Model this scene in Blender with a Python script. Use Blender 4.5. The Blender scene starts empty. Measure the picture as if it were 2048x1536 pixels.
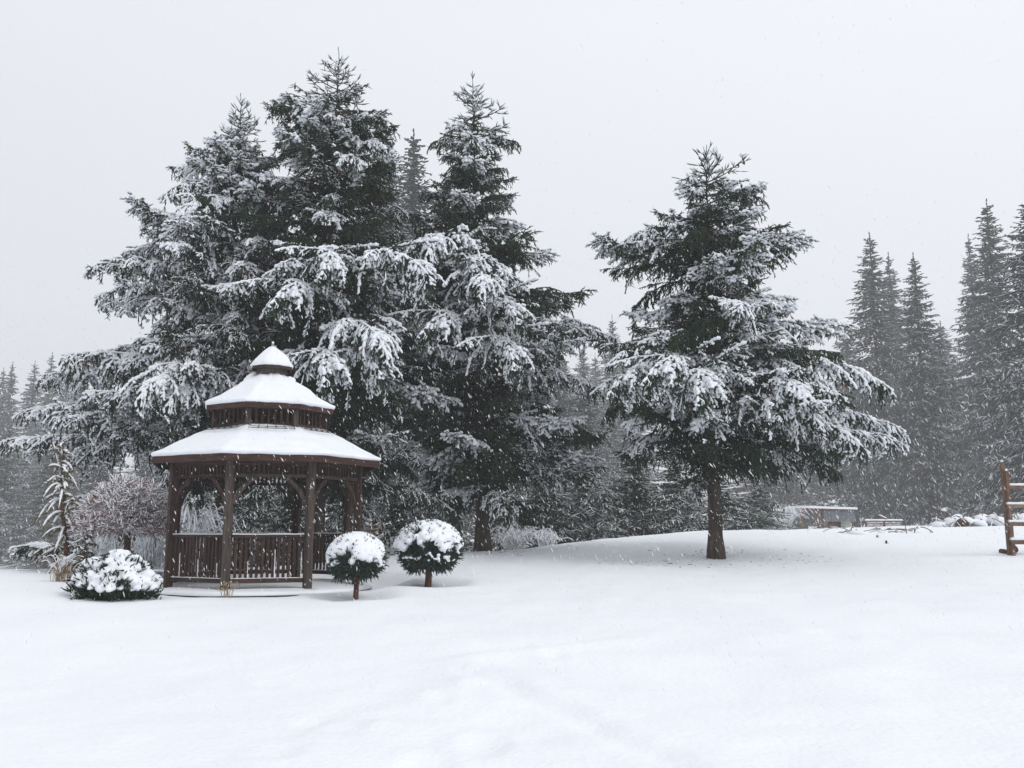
import bpy, math, random
import numpy as np
from mathutils import Vector

random.seed(7)
RNG = np.random.default_rng(7)
R = math.radians
scene = bpy.context.scene
COL = scene.collection

# ------------------------------------------------------------------ camera
F_PX, PITCH, CAM_Z = 1830.0, math.atan((1055 - 768) / 1830.0), 1.6
cam_d = bpy.data.cameras.new('camera')
cam = bpy.data.objects.new('camera', cam_d)
COL.objects.link(cam)
cam_d.sensor_width = 36.0
cam_d.lens = F_PX / 2048 * 36.0
cam_d.clip_start = 0.05
cam_d.clip_end = 2000
cam.location = (0, 0, CAM_Z)
cam.rotation_euler = (math.pi / 2 + PITCH, 0, 0)
scene.camera = cam

# ------------------------------------------------------------------ world: overcast sky
SUN_EL, SUN_AZ = R(44), R(118)          # azimuth from +Y (ahead) towards +X (right)
world = bpy.data.worlds.new('World')
scene.world = world
world.use_nodes = True
wn, wl = world.node_tree.nodes, world.node_tree.links
wn.clear()
w_out = wn.new('ShaderNodeOutputWorld')
w_bg = wn.new('ShaderNodeBackground')
w_bg.inputs['Strength'].default_value = 0.1
w_sky = wn.new('ShaderNodeTexSky')
w_sky.sky_type = 'NISHITA'
w_sky.sun_disc = False
w_sky.sun_elevation = SUN_EL
w_sky.sun_rotation = SUN_AZ
w_tc = wn.new('ShaderNodeTexCoord')
w_sep = wn.new('ShaderNodeSeparateXYZ')
w_ramp = wn.new('ShaderNodeValToRGB')            # overcast: brighter towards the zenith
w_ramp.color_ramp.interpolation = 'LINEAR'
w_ramp.color_ramp.elements[0].position = 0.0
w_ramp.color_ramp.elements[0].color = (0.585, 0.60, 0.638, 1)
w_ramp.color_ramp.elements[1].position = 1.0
w_ramp.color_ramp.elements[1].color = (0.77, 0.787, 0.815, 1)
for _p, _c3 in ((0.22, (0.69, 0.706, 0.743)), (0.5, (0.765, 0.784, 0.82))):
    _e = w_ramp.color_ramp.elements.new(_p); _e.color = (*_c3, 1)
w_dot = wn.new('ShaderNodeVectorMath'); w_dot.operation = 'DOT_PRODUCT'
w_dot.inputs[1].default_value = (0.9, 0.15, 0.0)
w_mr = wn.new('ShaderNodeMapRange')              # thinner cloud on the sun's side
w_mr.inputs['From Min'].default_value = -1.0
w_mr.inputs['From Max'].default_value = 1.0
w_mr.inputs['To Min'].default_value = 9.4
w_mr.inputs['To Max'].default_value = 12.5
w_mul = wn.new('ShaderNodeVectorMath'); w_mul.operation = 'SCALE'
w_mix = wn.new('ShaderNodeMixRGB')
w_mix.inputs['Fac'].default_value = 0.95
wl.new(w_tc.outputs['Generated'], w_sep.inputs[0])
wl.new(w_sep.outputs['Z'], w_ramp.inputs['Fac'])
wl.new(w_tc.outputs['Generated'], w_dot.inputs[0])
wl.new(w_dot.outputs['Value'], w_mr.inputs['Value'])
wl.new(w_ramp.outputs['Color'], w_mul.inputs[0])
wl.new(w_mr.outputs['Result'], w_mul.inputs['Scale'])
wl.new(w_sky.outputs['Color'], w_mix.inputs['Color1'])
wl.new(w_mul.outputs['Vector'], w_mix.inputs['Color2'])
wl.new(w_mix.outputs['Color'], w_bg.inputs['Color'])
wl.new(w_bg.outputs['Background'], w_out.inputs['Surface'])

sun_d = bpy.data.lights.new('sun', 'SUN')
sun_d.energy = 1.0
sun_d.angle = R(24)
sun_d.color = (1.0, 0.985, 0.96)
sun = bpy.data.objects.new('sun', sun_d)
COL.objects.link(sun)
_sd = Vector((math.sin(SUN_AZ) * math.cos(SUN_EL), math.cos(SUN_AZ) * math.cos(SUN_EL), math.sin(SUN_EL)))
sun.rotation_euler = _sd.to_track_quat('Z', 'Y').to_euler()
sun.location = (10, 10, 40)

scene.view_settings.view_transform = 'Standard'
scene.view_settings.look = 'None'
scene.view_settings.exposure = 0.11
scene.view_settings.gamma = 1.0
scene.view_settings.use_curve_mapping = False
cy = scene.cycles
cy.max_bounces = 6
cy.diffuse_bounces = 3
cy.glossy_bounces = 1
cy.transmission_bounces = 4
cy.volume_bounces = 1
cy.use_denoising = True
cy.caustics_reflective = False
cy.caustics_refractive = False

# ------------------------------------------------------------------ helpers
def P(px, py, Y):
    """World point seen at pixel (px, py) of the 2048x1536 photograph, at forward distance Y."""
    x, u = (px - 1024) / F_PX, (768 - py) / F_PX
    dy = math.cos(PITCH) - u * math.sin(PITCH)
    dz = math.sin(PITCH) + u * math.cos(PITCH)
    s = Y / dy
    return np.array([x * s, Y, CAM_Z + dz * s])

def vnoise(x, y, seed=0):
    xi, yi = np.floor(x).astype(np.int64), np.floor(y).astype(np.int64)
    xf, yf = x - xi, y - yi
    def h(a, b):
        n = (a * 374761393 + b * 668265263 + seed * 982451653) & 0xffffffff
        n = ((n ^ (n >> 13)) * 1274126177) & 0xffffffff
        n = n ^ (n >> 16)
        return (n & 0xffff) / 65535.0
    u, v = xf * xf * (3 - 2 * xf), yf * yf * (3 - 2 * yf)
    return (h(xi, yi) * (1 - u) + h(xi + 1, yi) * u) * (1 - v) + (h(xi, yi + 1) * (1 - u) + h(xi + 1, yi + 1) * u) * v - 0.5

def fbm(x, y, seed=0, octs=4):
    t, a = 0, 1.0
    for o in range(octs):
        t = t + a * vnoise(x * 2 ** o, y * 2 ** o, seed + o * 17)
        a *= 0.5
    return t

def mesh_np(name, V, quads=None, tris=None, mats=(), mi=None, smooth=True):
    """Mesh from numpy arrays; mi = material index per face (quads first, then tris)."""
    me = bpy.data.meshes.new(name)
    nq = 0 if quads is None else len(quads)
    nt = 0 if tris is None else len(tris)
    V = np.asarray(V, dtype=np.float32)
    loops = []
    if nq: loops.append(np.asarray(quads, np.int32).ravel())
    if nt: loops.append(np.asarray(tris, np.int32).ravel())
    lp = np.concatenate(loops)
    me.vertices.add(len(V)); me.vertices.foreach_set('co', V.ravel())
    me.loops.add(len(lp)); me.loops.foreach_set('vertex_index', lp)
    me.polygons.add(nq + nt)
    st = np.concatenate([np.arange(nq) * 4, nq * 4 + np.arange(nt) * 3]).astype(np.int32)
    me.polygons.foreach_set('loop_start', st)
    for m in mats: me.materials.append(m)
    if mi is not None: me.polygons.foreach_set('material_index', np.asarray(mi, np.int32))
    me.polygons.foreach_set('use_smooth', np.full(nq + nt, smooth, dtype=bool))
    me.update(calc_edges=True)
    return me

class Acc:
    """Collects geometry and builds ONE mesh."""
    def __init__(self): self.V, self.Q, self.T, self.qm, self.tm, self.n = [], [], [], [], [], 0
    def add(self, V, quads=None, tris=None, m=0):
        V = np.asarray(V, float).reshape(-1, 3)
        if quads is not None and len(quads):
            self.Q.append(np.asarray(quads) + self.n); self.qm.append(np.full(len(quads), m))
        if tris is not None and len(tris):
            self.T.append(np.asarray(tris) + self.n); self.tm.append(np.full(len(tris), m))
        self.V.append(V); self.n += len(V)
    def tubes(self, Pts, Rad, sides=5, m=0, squash=1.0, rough=0.0):
        """Pts (N,K,3), Rad (N,K): N tapered tubes."""
        Pts = np.asarray(Pts, float); Rad = np.asarray(Rad, float)
        N, K, _ = Pts.shape
        if N == 0: return
        T = np.gradient(Pts, axis=1)
        T /= np.linalg.norm(T, axis=2, keepdims=True) + 1e-9
        mean = Pts[:, -1] - Pts[:, 0]
        mean /= np.linalg.norm(mean, axis=1, keepdims=True) + 1e-9
        ref = np.where(np.abs(mean[:, 2:3]) > 0.93, np.array([[1.0, 0, 0]]), np.array([[0, 0, 1.0]]))
        S = np.cross(T, ref[:, None, :]); S /= np.linalg.norm(S, axis=2, keepdims=True) + 1e-9
        U = np.cross(S, T)
        a = np.arange(sides) * 2 * math.pi / sides
        c, s = np.cos(a), np.sin(a) * squash
        rr = Rad[:, :, None]
        if rough: rr = rr * (1 + rough * (RNG.random((N, K, sides)) - 0.5) * 2)
        V = Pts[:, :, None, :] + (S[:, :, None, :] * c[None, None, :, None] + U[:, :, None, :] * s[None, None, :, None]) * (rr[..., None] if rr.ndim == 3 else rr)
        k, j = np.meshgrid(np.arange(K - 1), np.arange(sides), indexing='ij')
        j2 = (j + 1) % sides
        q = np.stack([k * sides + j, k * sides + j2, (k + 1) * sides + j2, (k + 1) * sides + j], -1).reshape(-1, 4)
        q = (q[None] + (np.arange(N) * K * sides)[:, None, None]).reshape(-1, 4)
        self.add(V.reshape(-1, 3), q, m=m)
    def box(self, a, b, w, h, m=0, up=(0, 0, 1)):
        """Oriented box whose axis runs a->b, w wide (sideways), h high (along up)."""
        a, b = np.asarray(a, float), np.asarray(b, float)
        t = b - a; t /= np.linalg.norm(t)
        up = np.asarray(up, float)
        s = np.cross(t, up)
        if np.linalg.norm(s) < 1e-6: s = np.cross(t, (1.0, 0, 0))
        s /= np.linalg.norm(s); u = np.cross(s, t)
        c = [(-1, -1), (1, -1), (1, 1), (-1, 1)]
        V = [p + s * (i * w / 2) + u * (j * h / 2) for p in (a, b) for i, j in c]
        self.add(V, [(0, 1, 2, 3), (7, 6, 5, 4), (0, 4, 5, 1), (1, 5, 6, 2), (2, 6, 7, 3), (3, 7, 4, 0)], m=m)
    def blob(self, c, r, rz=None, m=0, seg=10, rings=7, bump=0.0):
        rz = r if rz is None else rz
        th = np.linspace(0, math.pi, rings)[:, None]; ph = (np.arange(seg) * 2 * math.pi / seg)[None]
        V = np.stack([np.sin(th) * np.cos(ph) * r, np.sin(th) * np.sin(ph) * r, np.cos(th) * np.ones_like(ph) * rz], -1)
        if bump: V = V * (1 + bump * (RNG.random((rings, seg, 1)) - 0.5))
        k, j = np.meshgrid(np.arange(rings - 1), np.arange(seg), indexing='ij')
        j2 = (j + 1) % seg
        q = np.stack([k * seg + j, (k + 1) * seg + j, (k + 1) * seg + j2, k * seg + j2], -1).reshape(-1, 4)
        self.add(V.reshape(-1, 3) + np.asarray(c), q, m=m)
    def mesh(self, name, mats, smooth=True):
        V = np.concatenate(self.V)
        Q = np.concatenate(self.Q) if self.Q else None
        T = np.concatenate(self.T) if self.T else None
        mi = np.concatenate(self.qm + self.tm)
        return mesh_np(name, V, Q, T, mats, mi, smooth)

SCATTER = {'snow_cover', 'foliage', 'twigs', 'branches', 'sticks', 'stalks', 'shoot_tips', 'seed_heads', 'cupola_snow', 'stick_snow', 'wire_guard'}
def link(name, me, parent=None, loc=None, rot=None, scale=None):
    o = bpy.data.objects.new(name, me)
    COL.objects.link(o)
    if parent is not None: o.parent = parent
    if loc is not None: o.location = loc
    if rot is not None: o.rotation_euler = rot
    if scale is not None: o.scale = scale
    if parent is not None and name in SCATTER: o['kind'] = 'stuff'
    return o

def tag(o, label=None, cat=None, group=None, kind=None):
    if label: o['label'] = label
    if cat: o['category'] = cat
    if group: o['group'] = group
    if kind: o['kind'] = kind
    return o

def thing(name, label, cat, loc=(0, 0, 0), rot=None, group=None):
    o = link(name, None, loc=loc, rot=rot)
    o.empty_display_size = 0.2
    return tag(o, label, cat, group)

def remesh(acc, name, voxel, mat, smooth_it=3):
    """Blend overlapping lumps of snow into one soft body."""
    me = acc.mesh(name + '_raw', [mat])
    o = link('raw', me)
    md = o.modifiers.new('r', 'REMESH'); md.mode = 'VOXEL'; md.voxel_size = voxel
    sm = o.modifiers.new('s', 'SMOOTH'); sm.iterations = smooth_it; sm.factor = 0.6
    dg = bpy.context.evaluated_depsgraph_get()
    out = bpy.data.meshes.new_from_object(o.evaluated_get(dg))
    bpy.data.objects.remove(o); bpy.data.meshes.remove(me)
    out.name = name
    out.materials.clear(); out.materials.append(mat)
    out.polygons.foreach_set('use_smooth', np.ones(len(out.polygons), dtype=bool))
    out.update()
    return out

# ------------------------------------------------------------------ materials
def mat(name, c1, c2=None, scale=8.0, rough=0.8, detail=6.0, bump=0.0, bump_scale=None, stretch=None, spec=0.25, per_object=0.0):
    m = bpy.data.materials.new(name); m.use_nodes = True
    n, l = m.node_tree.nodes, m.node_tree.links
    b = n['Principled BSDF']
    b.inputs['Roughness'].default_value = rough
    b.inputs['Specular IOR Level'].default_value = spec
    tc = n.new('ShaderNodeTexCoord'); mp = n.new('ShaderNodeMapping')
    l.new(tc.outputs['Object'], mp.inputs['Vector'])
    if stretch: mp.inputs['Scale'].default_value = stretch
    if c2 is None:
        b.inputs['Base Color'].default_value = (*c1, 1)
    else:
        t = n.new('ShaderNodeTexNoise'); t.inputs['Scale'].default_value = scale; t.inputs['Detail'].default_value = detail
        l.new(mp.outputs[0], t.inputs['Vector'])
        r = n.new('ShaderNodeValToRGB')
        r.color_ramp.elements[0].position = 0.35; r.color_ramp.elements[0].color = (*c1, 1)
        r.color_ramp.elements[1].position = 0.68; r.color_ramp.elements[1].color = (*c2, 1)
        l.new(t.outputs['Fac'], r.inputs['Fac'])
        src = r.outputs['Color']
        if per_object:
            oi = n.new('ShaderNodeObjectInfo'); hs = n.new('ShaderNodeHueSaturation')
            mr = n.new('ShaderNodeMapRange'); mr.inputs['To Min'].default_value = 1 - per_object; mr.inputs['To Max'].default_value = 1 + per_object
            l.new(oi.outputs['Random'], mr.inputs['Value']); l.new(mr.outputs[0], hs.inputs['Value'])
            l.new(src, hs.inputs['Color']); src = hs.outputs['Color']
        l.new(src, b.inputs['Base Color'])
    if bump:
        t2 = n.new('ShaderNodeTexNoise'); t2.inputs['Scale'].default_value = bump_scale or scale; t2.inputs['Detail'].default_value = 6
        l.new(mp.outputs[0], t2.inputs['Vector'])
        bp = n.new('ShaderNodeBump'); bp.inputs['Strength'].default_value = bump; bp.inputs['Distance'].default_value = 0.02
        l.new(t2.outputs['Fac'], bp.inputs['Height']); l.new(bp.outputs['Normal'], b.inputs['Normal'])
    return m

M_SNOW = mat('snow', (0.84, 0.865, 0.905), (0.88, 0.90, 0.935), 6.0, rough=0.7, bump=0.25, bump_scale=60, spec=0.2)
M_FLAKE = bpy.data.materials.new('snow_flake'); M_FLAKE.use_nodes = True
_n, _l = M_FLAKE.node_tree.nodes, M_FLAKE.node_tree.links; _n.clear()
_o, _m, _d, _t = _n.new('ShaderNodeOutputMaterial'), _n.new('ShaderNodeMixShader'), _n.new('ShaderNodeBsdfDiffuse'), _n.new('ShaderNodeBsdfTranslucent')
_d.inputs['Color'].default_value = _t.inputs['Color'].default_value = (.97, .975, .98, 1)
_l.new(_d.outputs[0], _m.inputs[1]); _l.new(_t.outputs[0], _m.inputs[2]); _l.new(_m.outputs[0], _o.inputs['Surface'])
M_GROUND = mat('snow_ground', (0.85, 0.872, 0.91), (0.885, 0.905, 0.94), 0.6, rough=0.75, bump=0.7, bump_scale=16, spec=0.15)
M_NEEDLE = mat('spruce_needles', (0.013, 0.028, 0.016), (0.040, 0.066, 0.036), 5.0, rough=0.75, per_object=0.3, spec=0.15)
M_NEEDLE_GOLD = mat('golden_needles', (0.10, 0.085, 0.04), (0.19, 0.15, 0.075), 6.0, rough=0.75, spec=0.15)
M_NEEDLE_RUST = mat('rusty_needles', (0.16, 0.085, 0.02), (0.25, 0.15, 0.05), 6.0, rough=0.8, spec=0.15)
M_NEEDLE_BLUE = mat('shrub_needles', (0.022, 0.038, 0.030), (0.055, 0.085, 0.065), 9.0, rough=0.7, spec=0.2)
M_NEEDLE_FAR = mat('far_needles', (0.056, 0.068, 0.063), (0.105, 0.116, 0.105), 1.5, rough=0.85, per_object=0.25, spec=0.1)  # paler than the near needles: frost, plus distance haze put into the colour
M_BARK = mat('bark', (0.036, 0.027, 0.022), (0.10, 0.074, 0.058), 9.0, rough=0.9, bump=0.9, bump_scale=22, stretch=(1, 1, 0.3), spec=0.1)
M_BARK_RED = mat('reddish_bark', (0.062, 0.032, 0.022), (0.14, 0.075, 0.052), 14.0, rough=0.85, bump=0.6, bump_scale=30, stretch=(1, 1, 0.3), spec=0.1)
M_TWIG = mat('twig', (0.22, 0.115, 0.105), (0.40, 0.24, 0.225), 12.0, rough=0.85, spec=0.1)
M_TWIG_DARK = mat('bramble_twig', (0.10, 0.08, 0.07), (0.20, 0.16, 0.14), 6.0, rough=0.9, spec=0.1)
M_CONE = mat('cone', (0.055, 0.024, 0.015), (0.12, 0.055, 0.036), 30.0, rough=0.8, spec=0.15)
M_WOOD = mat('stained_wood', (0.030, 0.017, 0.014), (0.070, 0.042, 0.033), 7.0, rough=0.8, bump=0.35, bump_scale=18, stretch=(4, 4, 0.5), spec=0.2, per_object=0.22)
M_WOOD_H = mat('stained_board', (0.034, 0.018, 0.015), (0.080, 0.044, 0.034), 5.0, rough=0.8, bump=0.35, bump_scale=14, stretch=(.6, .6, 6), spec=0.2, per_object=0.15)
M_WOOD_GREY = mat('weathered_wood', (0.048, 0.036, 0.030), (0.10, 0.078, 0.066), 7.0, rough=0.85, bump=0.35, bump_scale=18, stretch=(4, 4, 0.5), spec=0.2, per_object=0.15)
M_FENCE = mat('fence_wood', (0.135, 0.075, 0.05), (0.26, 0.165, 0.115), 5.0, rough=0.8, bump=0.3, bump_scale=18, spec=0.2, per_object=0.15)
M_WIRE = mat('dark_wire', (0.03, 0.028, 0.027), rough=0.6)
M_SHEET = mat('grey_sheet', (0.15, 0.165, 0.178), (0.20, 0.215, 0.228), 3.0, rough=0.5, spec=0.3)
M_PALE = mat('pale_plastic', (0.50, 0.52, 0.48), (0.60, 0.62, 0.58), 4.0, rough=0.6)
M_DARKSTUFF = mat('dark_cloth', (0.03, 0.032, 0.036), (0.07, 0.07, 0.075), 5.0, rough=0.8)
M_STALK = mat('dry_stalk', (0.26, 0.19, 0.11), (0.42, 0.33, 0.21), 9.0, rough=0.85)
M_STONE = mat('stone', (0.20, 0.18, 0.165), (0.32, 0.29, 0.27), 7.0, rough=0.9, bump=0.5, bump_scale=20)

# ------------------------------------------------------------------ ground
def _pt(px, py, Y): 
    p = P(px, py, Y); return (p[0], p[1], p[2])
CTRL = [(-4, 2, -.05), (4, 2, -.05), (0, -8, -.2), (-30, -10, -.3), (30, -10, 0.2), (0, -60, -1), (-90, -60, -2), (90, -60, 1),
        (-3, 6.5, 0), (0, 6.5, 0), (3, 6.5, 0.02), (-6, 10, .15), (0, 10, .21), (6, 10, .22)]
CTRL += [_pt(*a) for a in (
    (60, 1190, 14.5), (250, 1190, 15.0), (450, 1185, 15.4), (650, 1184, 15.4), (800, 1180, 15.6), (1100, 1183, 15.6), (1500, 1180, 15.8), (1950, 1180, 16.0),
    (20, 1141, 21.5), (160, 1141, 21.5), (340, 1140, 21.5), (-300, 1143, 21), (-700, 1150, 21),
    (560, 1141, 20.0), (700, 1125, 22.5), (780, 1114, 25.0), (870, 1108, 26.0), (965, 1105, 27.0), (1060, 1096, 29.0), (1160, 1084, 31.0), (1280, 1073, 33.0),
    (1432, 1115, 24.0), (1200, 1120, 23.5), (1700, 1118, 23.5), (2012, 1106, 23.0), (2200, 1104, 23), (711, 1189, 14.9), (856, 1167, 16.8),
    (1340, 1066, 35.0), (1420, 1064, 36), (1520, 1063, 37), (1650, 1060, 39.0), (1800, 1055, 41.0), (1900, 1062, 36), (1900, 1053, 42), (2040, 1050, 42.0), (2300, 1046, 42))]
# beyond the crest the land falls away
CTRL += [(-16, 28, -.3), (-9, 27, 0.05), (-5, 28, 0.25), (-1.5, 31, .45), (2, 36, .6), (6, 44, .95), (12, 52, 1.2), (20, 58, 1.45), (32, 58, 1.55), (45, 45, 1.9),
         (-30, 45, -2.2), (-12, 45, -1.2), (0, 48, .0), (-45, 80, -3.0), (-10, 80, -1.5), (15, 80, .6), (40, 85, 1.2), (-28, 22, .1), (-60, 30, -1.2), (60, 30, 2.0),
         (-90, 140, -2.5), (0, 140, -.5), (90, 140, 2.0), (-150, 60, -2), (150, 60, 3), (-190, 190, -2), (190, 190, 3), (190, -100, 2), (-190, -100, -2), (0, 195, 0)]
CTRL = np.array(CTRL)
def _tps(r2): return np.where(r2 > 1e-9, 0.5 * r2 * np.log(np.maximum(r2, 1e-9)), 0.0)
_c = CTRL[:, :2] / 10.0
_n = len(_c)
_A = np.zeros((_n + 3, _n + 3))
_A[:_n, :_n] = _tps(((_c[:, None] - _c[None]) ** 2).sum(-1)) + np.eye(_n) * 0.004
_A[:_n, _n] = 1; _A[:_n, _n + 1:] = _c; _A[_n, :_n] = 1; _A[_n + 1:, :_n] = _c.T
_w = np.linalg.solve(_A, np.concatenate([CTRL[:, 2], np.zeros(3)]))
def ground_base(x, y):
    q = np.stack([np.atleast_1d(np.asarray(x, float)), np.atleast_1d(np.asarray(y, float))], -1) / 10.0
    out = np.empty(len(q))
    for i in range(0, len(q), 20000):
        s = q[i:i + 20000]
        out[i:i + 20000] = _tps(((s[:, None] - _c[None]) ** 2).sum(-1)) @ _w[:_n] + _w[_n] + s @ _w[_n + 1:]
    return out
WELLS = []        # (x, y, radius, depth): hollows under the clipped shrubs and the trees
def ground_z(x, y):
    x = np.atleast_1d(np.asarray(x, float)); y = np.atleast_1d(np.asarray(y, float))
    z = ground_base(x, y)
    z = z + 0.06 * fbm(x / 3.0, y / 3.0, 3, 3) * np.clip(y / 12, 0.3, 1) + 0.036 * fbm(x / 0.6, y / 0.42, 5, 4) + 0.010 * fbm(x / 0.16, y / 0.12, 15, 2) + 0.02 * np.maximum(0, fbm(x / 1.7, y / 1.3, 6, 4) - .12)
    d = np.hypot(x - GCX, y - GCY)
    w = np.clip((3.0 - d) / 0.8, 0, 1); w = w * w * (3 - 2 * w)
    z = z * (1 - w) + np.minimum(z, FLOOR - 0.12 + 0.02 * fbm(x * 2, y * 2, 8, 2)) * w
    for wx, wy, wr, wd in WELLS:
        d = np.hypot(x - wx, y - wy) / wr
        z = z - wd * np.exp(-d ** 4 * 1.2) + wd * 0.35 * np.exp(-((d - 1.25) / 0.3) ** 2)
    return z
def gz(x, y): return float(ground_z(x, y)[0])
def foot(px, Y):
    """Point of the ground under pixel column px at distance Y (iterated for the camera's pitch)."""
    py = 1100.0
    for _ in range(12):
        p = P(px, py, Y); err = p[2] - gz(p[0], p[1]); py += err * F_PX / Y
    p = P(px, py, Y); return np.array([p[0], p[1], gz(p[0], p[1])])

GCX, GCY, FLOOR = -4.66, 17.5, 0.575
BALL1, BALL2 = P(711, 1190, 14.9), P(856, 1168, 16.8)
WELLS += [(BALL1[0], BALL1[1], 0.62, 0.06), (BALL2[0], BALL2[1], 0.72, 0.07)]

def geom(a, b, st, g):
    out = [a]
    while out[-1] < b: out.append(out[-1] + st); st *= g
    return out
_ys = geom(4.0, 200, 0.045, 1.0135)
_ys = sorted([-v for v in geom(-3.8, 100, 0.35, 1.09)][::-1]) + _ys
_half = geom(0.0, 200, 0.05, 1.0185)
_xs = sorted([-v for v in _half[1:]] + _half)
_xs, _ys = np.array(_xs), np.array(_ys)
GX, GY = np.meshgrid(_xs, _ys)
GZ = ground_z(GX.ravel(), GY.ravel())
# old half-filled tracks and footprints
_trk = P(940, 1350, 1.0)
def print_mark(px, py, r, d):
    Y = 9.0
    for _ in range(20):
        p = P(px, py, Y)
        Y += (p[2] - float(ground_base(p[0], p[1])[0])) * 4
        Y = min(max(Y, 5), 40)
    p = P(px, py, Y); return p
_gx, _gy = GX.ravel(), GY.ravel()
for (px, py, r, d) in ((965, 1490, .16, .035), (880, 1400, .12, .03), (930, 1370, .14, -.03), (1110, 1315, .12, .03), (625, 1440, .12, .03), (560, 1500, .14, .03),
                       (690, 1460, .13, .025), (945, 1338, .10, -.03), (850, 1530, .16, .035), (760, 1450, .1, -.02), (540, 1365, .12, .025), (1680, 1275, .18, .03), (1640, 1270, .16, .025)):
    p = print_mark(px, py, r, d)
    dd = np.hypot(_gx - p[0], (_gy - p[1]) * 0.7) / r + .35 * vnoise(_gx * 9, _gy * 9, 4)
    d *= .8
    GZ -= d * np.exp(-dd ** 2) - d * 0.5 * np.exp(-((dd - 1.5) / 0.4) ** 2)
for (a, b, d, w) in (((930, 1340), (1400, 1535), .03, .13), ((900, 1325), (1290, 1285), -.03, .2), ((900, 1335), (480, 1500), .012, .25)):
    p, q = print_mark(*a, 0, 0), print_mark(*b, 0, 0)
    v = (q - p)[:2]; L = np.linalg.norm(v); v = v / L
    u = (_gx - p[0]) * v[0] + (_gy - p[1]) * v[1]
    s = -(_gx - p[0]) * v[1] + (_gy - p[1]) * v[0] + 0.12 * vnoise(u * 1.5, u * 0, 9)
    fade = np.clip(u / 0.4 + 0.5, 0, 1) * np.clip((L - u) / 0.4 + 0.5, 0, 1)
    GZ -= fade * d * 1.5 * (np.exp(-(s / w) ** 2) - 0.4 * np.exp(-((s - 1.6 * w) / w) ** 2))
nx, ny = len(_xs), len(_ys)
i, j = np.meshgrid(np.arange(ny - 1), np.arange(nx - 1), indexing='ij')
_q = np.stack([i * nx + j, i * nx + j + 1, (i + 1) * nx + j + 1, (i + 1) * nx + j], -1).reshape(-1, 4)
ground = link('snow_ground', mesh_np('snow_ground', np.stack([_gx, _gy, GZ], -1), _q, None, [M_GROUND]))
tag(ground, 'white snow covered lawn rising gently to a crest', None, None, 'structure')

# ------------------------------------------------------------------ spruce boughs
def needle_shoots(acc, p, d, l, r, m=0, needles=6, fine=True):
    """Needled shoots: a spindle core and a few needle blades each."""
    p, d = np.asarray(p, float), np.asarray(d, float)
    N = len(p)
    if N == 0: return
    l = np.asarray(l)[:, None]; r = np.asarray(r)[:, None]
    if fine:
        pts = np.stack([p, p + d * l * 0.4, p + d * l], 1)
        rad = np.concatenate([r * 0.55, r, r * 0.12], 1)
        acc.tubes(pts, rad, 3, m)
    else:
        pts = np.stack([p, p + d * l * 0.45, p + d * l], 1)
        rad = np.concatenate([r * 0.25, r, r * 0.05], 1)
        acc.tubes(pts, rad, 4 if needles else 3, m)
    if needles:
        t = RNG.random((N, needles, 1)) * 0.95
        base = p[:, None] + d[:, None] * l[:, None] * t
        rv = RNG.normal(size=(N, needles, 3))
        rv -= (rv * d[:, None]).sum(-1, keepdims=True) * d[:, None]
        rv /= np.linalg.norm(rv, axis=2, keepdims=True) + 1e-9
        tip = base + rv * r[:, None] * (1.6 + RNG.random((N, needles, 1))) + d[:, None] * r[:, None] * 2.2
        w = np.cross(rv, d[:, None]) * r[:, None] * 0.28
        V = np.stack([base - w, base + w, tip], 2).reshape(-1, 3)
        acc.add(V, None, np.arange(N * needles * 3).reshape(-1, 3), m)

def snow_sausages(acc, p, d, l, r, m=0, sides=5, lift=0.6, fine=True):
    p, d = np.asarray(p, float), np.asarray(d, float)
    N = len(p)
    if N == 0: return
    l = np.asarray(l)[:, None]; r = np.asarray(r)[:, None]
    u = np.array([0, 0, 1.0]) - d * d[:, 2:3]; u /= np.linalg.norm(u, axis=1, keepdims=True) + 1e-6      # snow lies on the upper, outer side
    q = p + (u * .75 + np.array([0, 0, .3])) * r * lift
    if fine:
        ts, rs = (-0.02, 0.34, 0.86, 1.10), (0.22, 0.80, 1.08, 0.18)
    else:
        ts, rs = (0.0, 0.45, 1.0), (0.1, 1.0, 0.08)
    pts = np.stack([q + d * l * t for t in ts], 1)
    pts[:, :, :] += RNG.normal(size=pts.shape) * (r * 0.12)[:, :, None]
    rad = np.concatenate([r * k for k in rs], 1) * (0.82 + 0.36 * RNG.random((N, len(ts))))
    acc.tubes(pts, rad, sides, m, squash=0.8)

def dir_of(az, el):
    return np.stack([np.cos(el) * np.cos(az), np.cos(el) * np.sin(az), np.sin(el)], -1)

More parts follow.
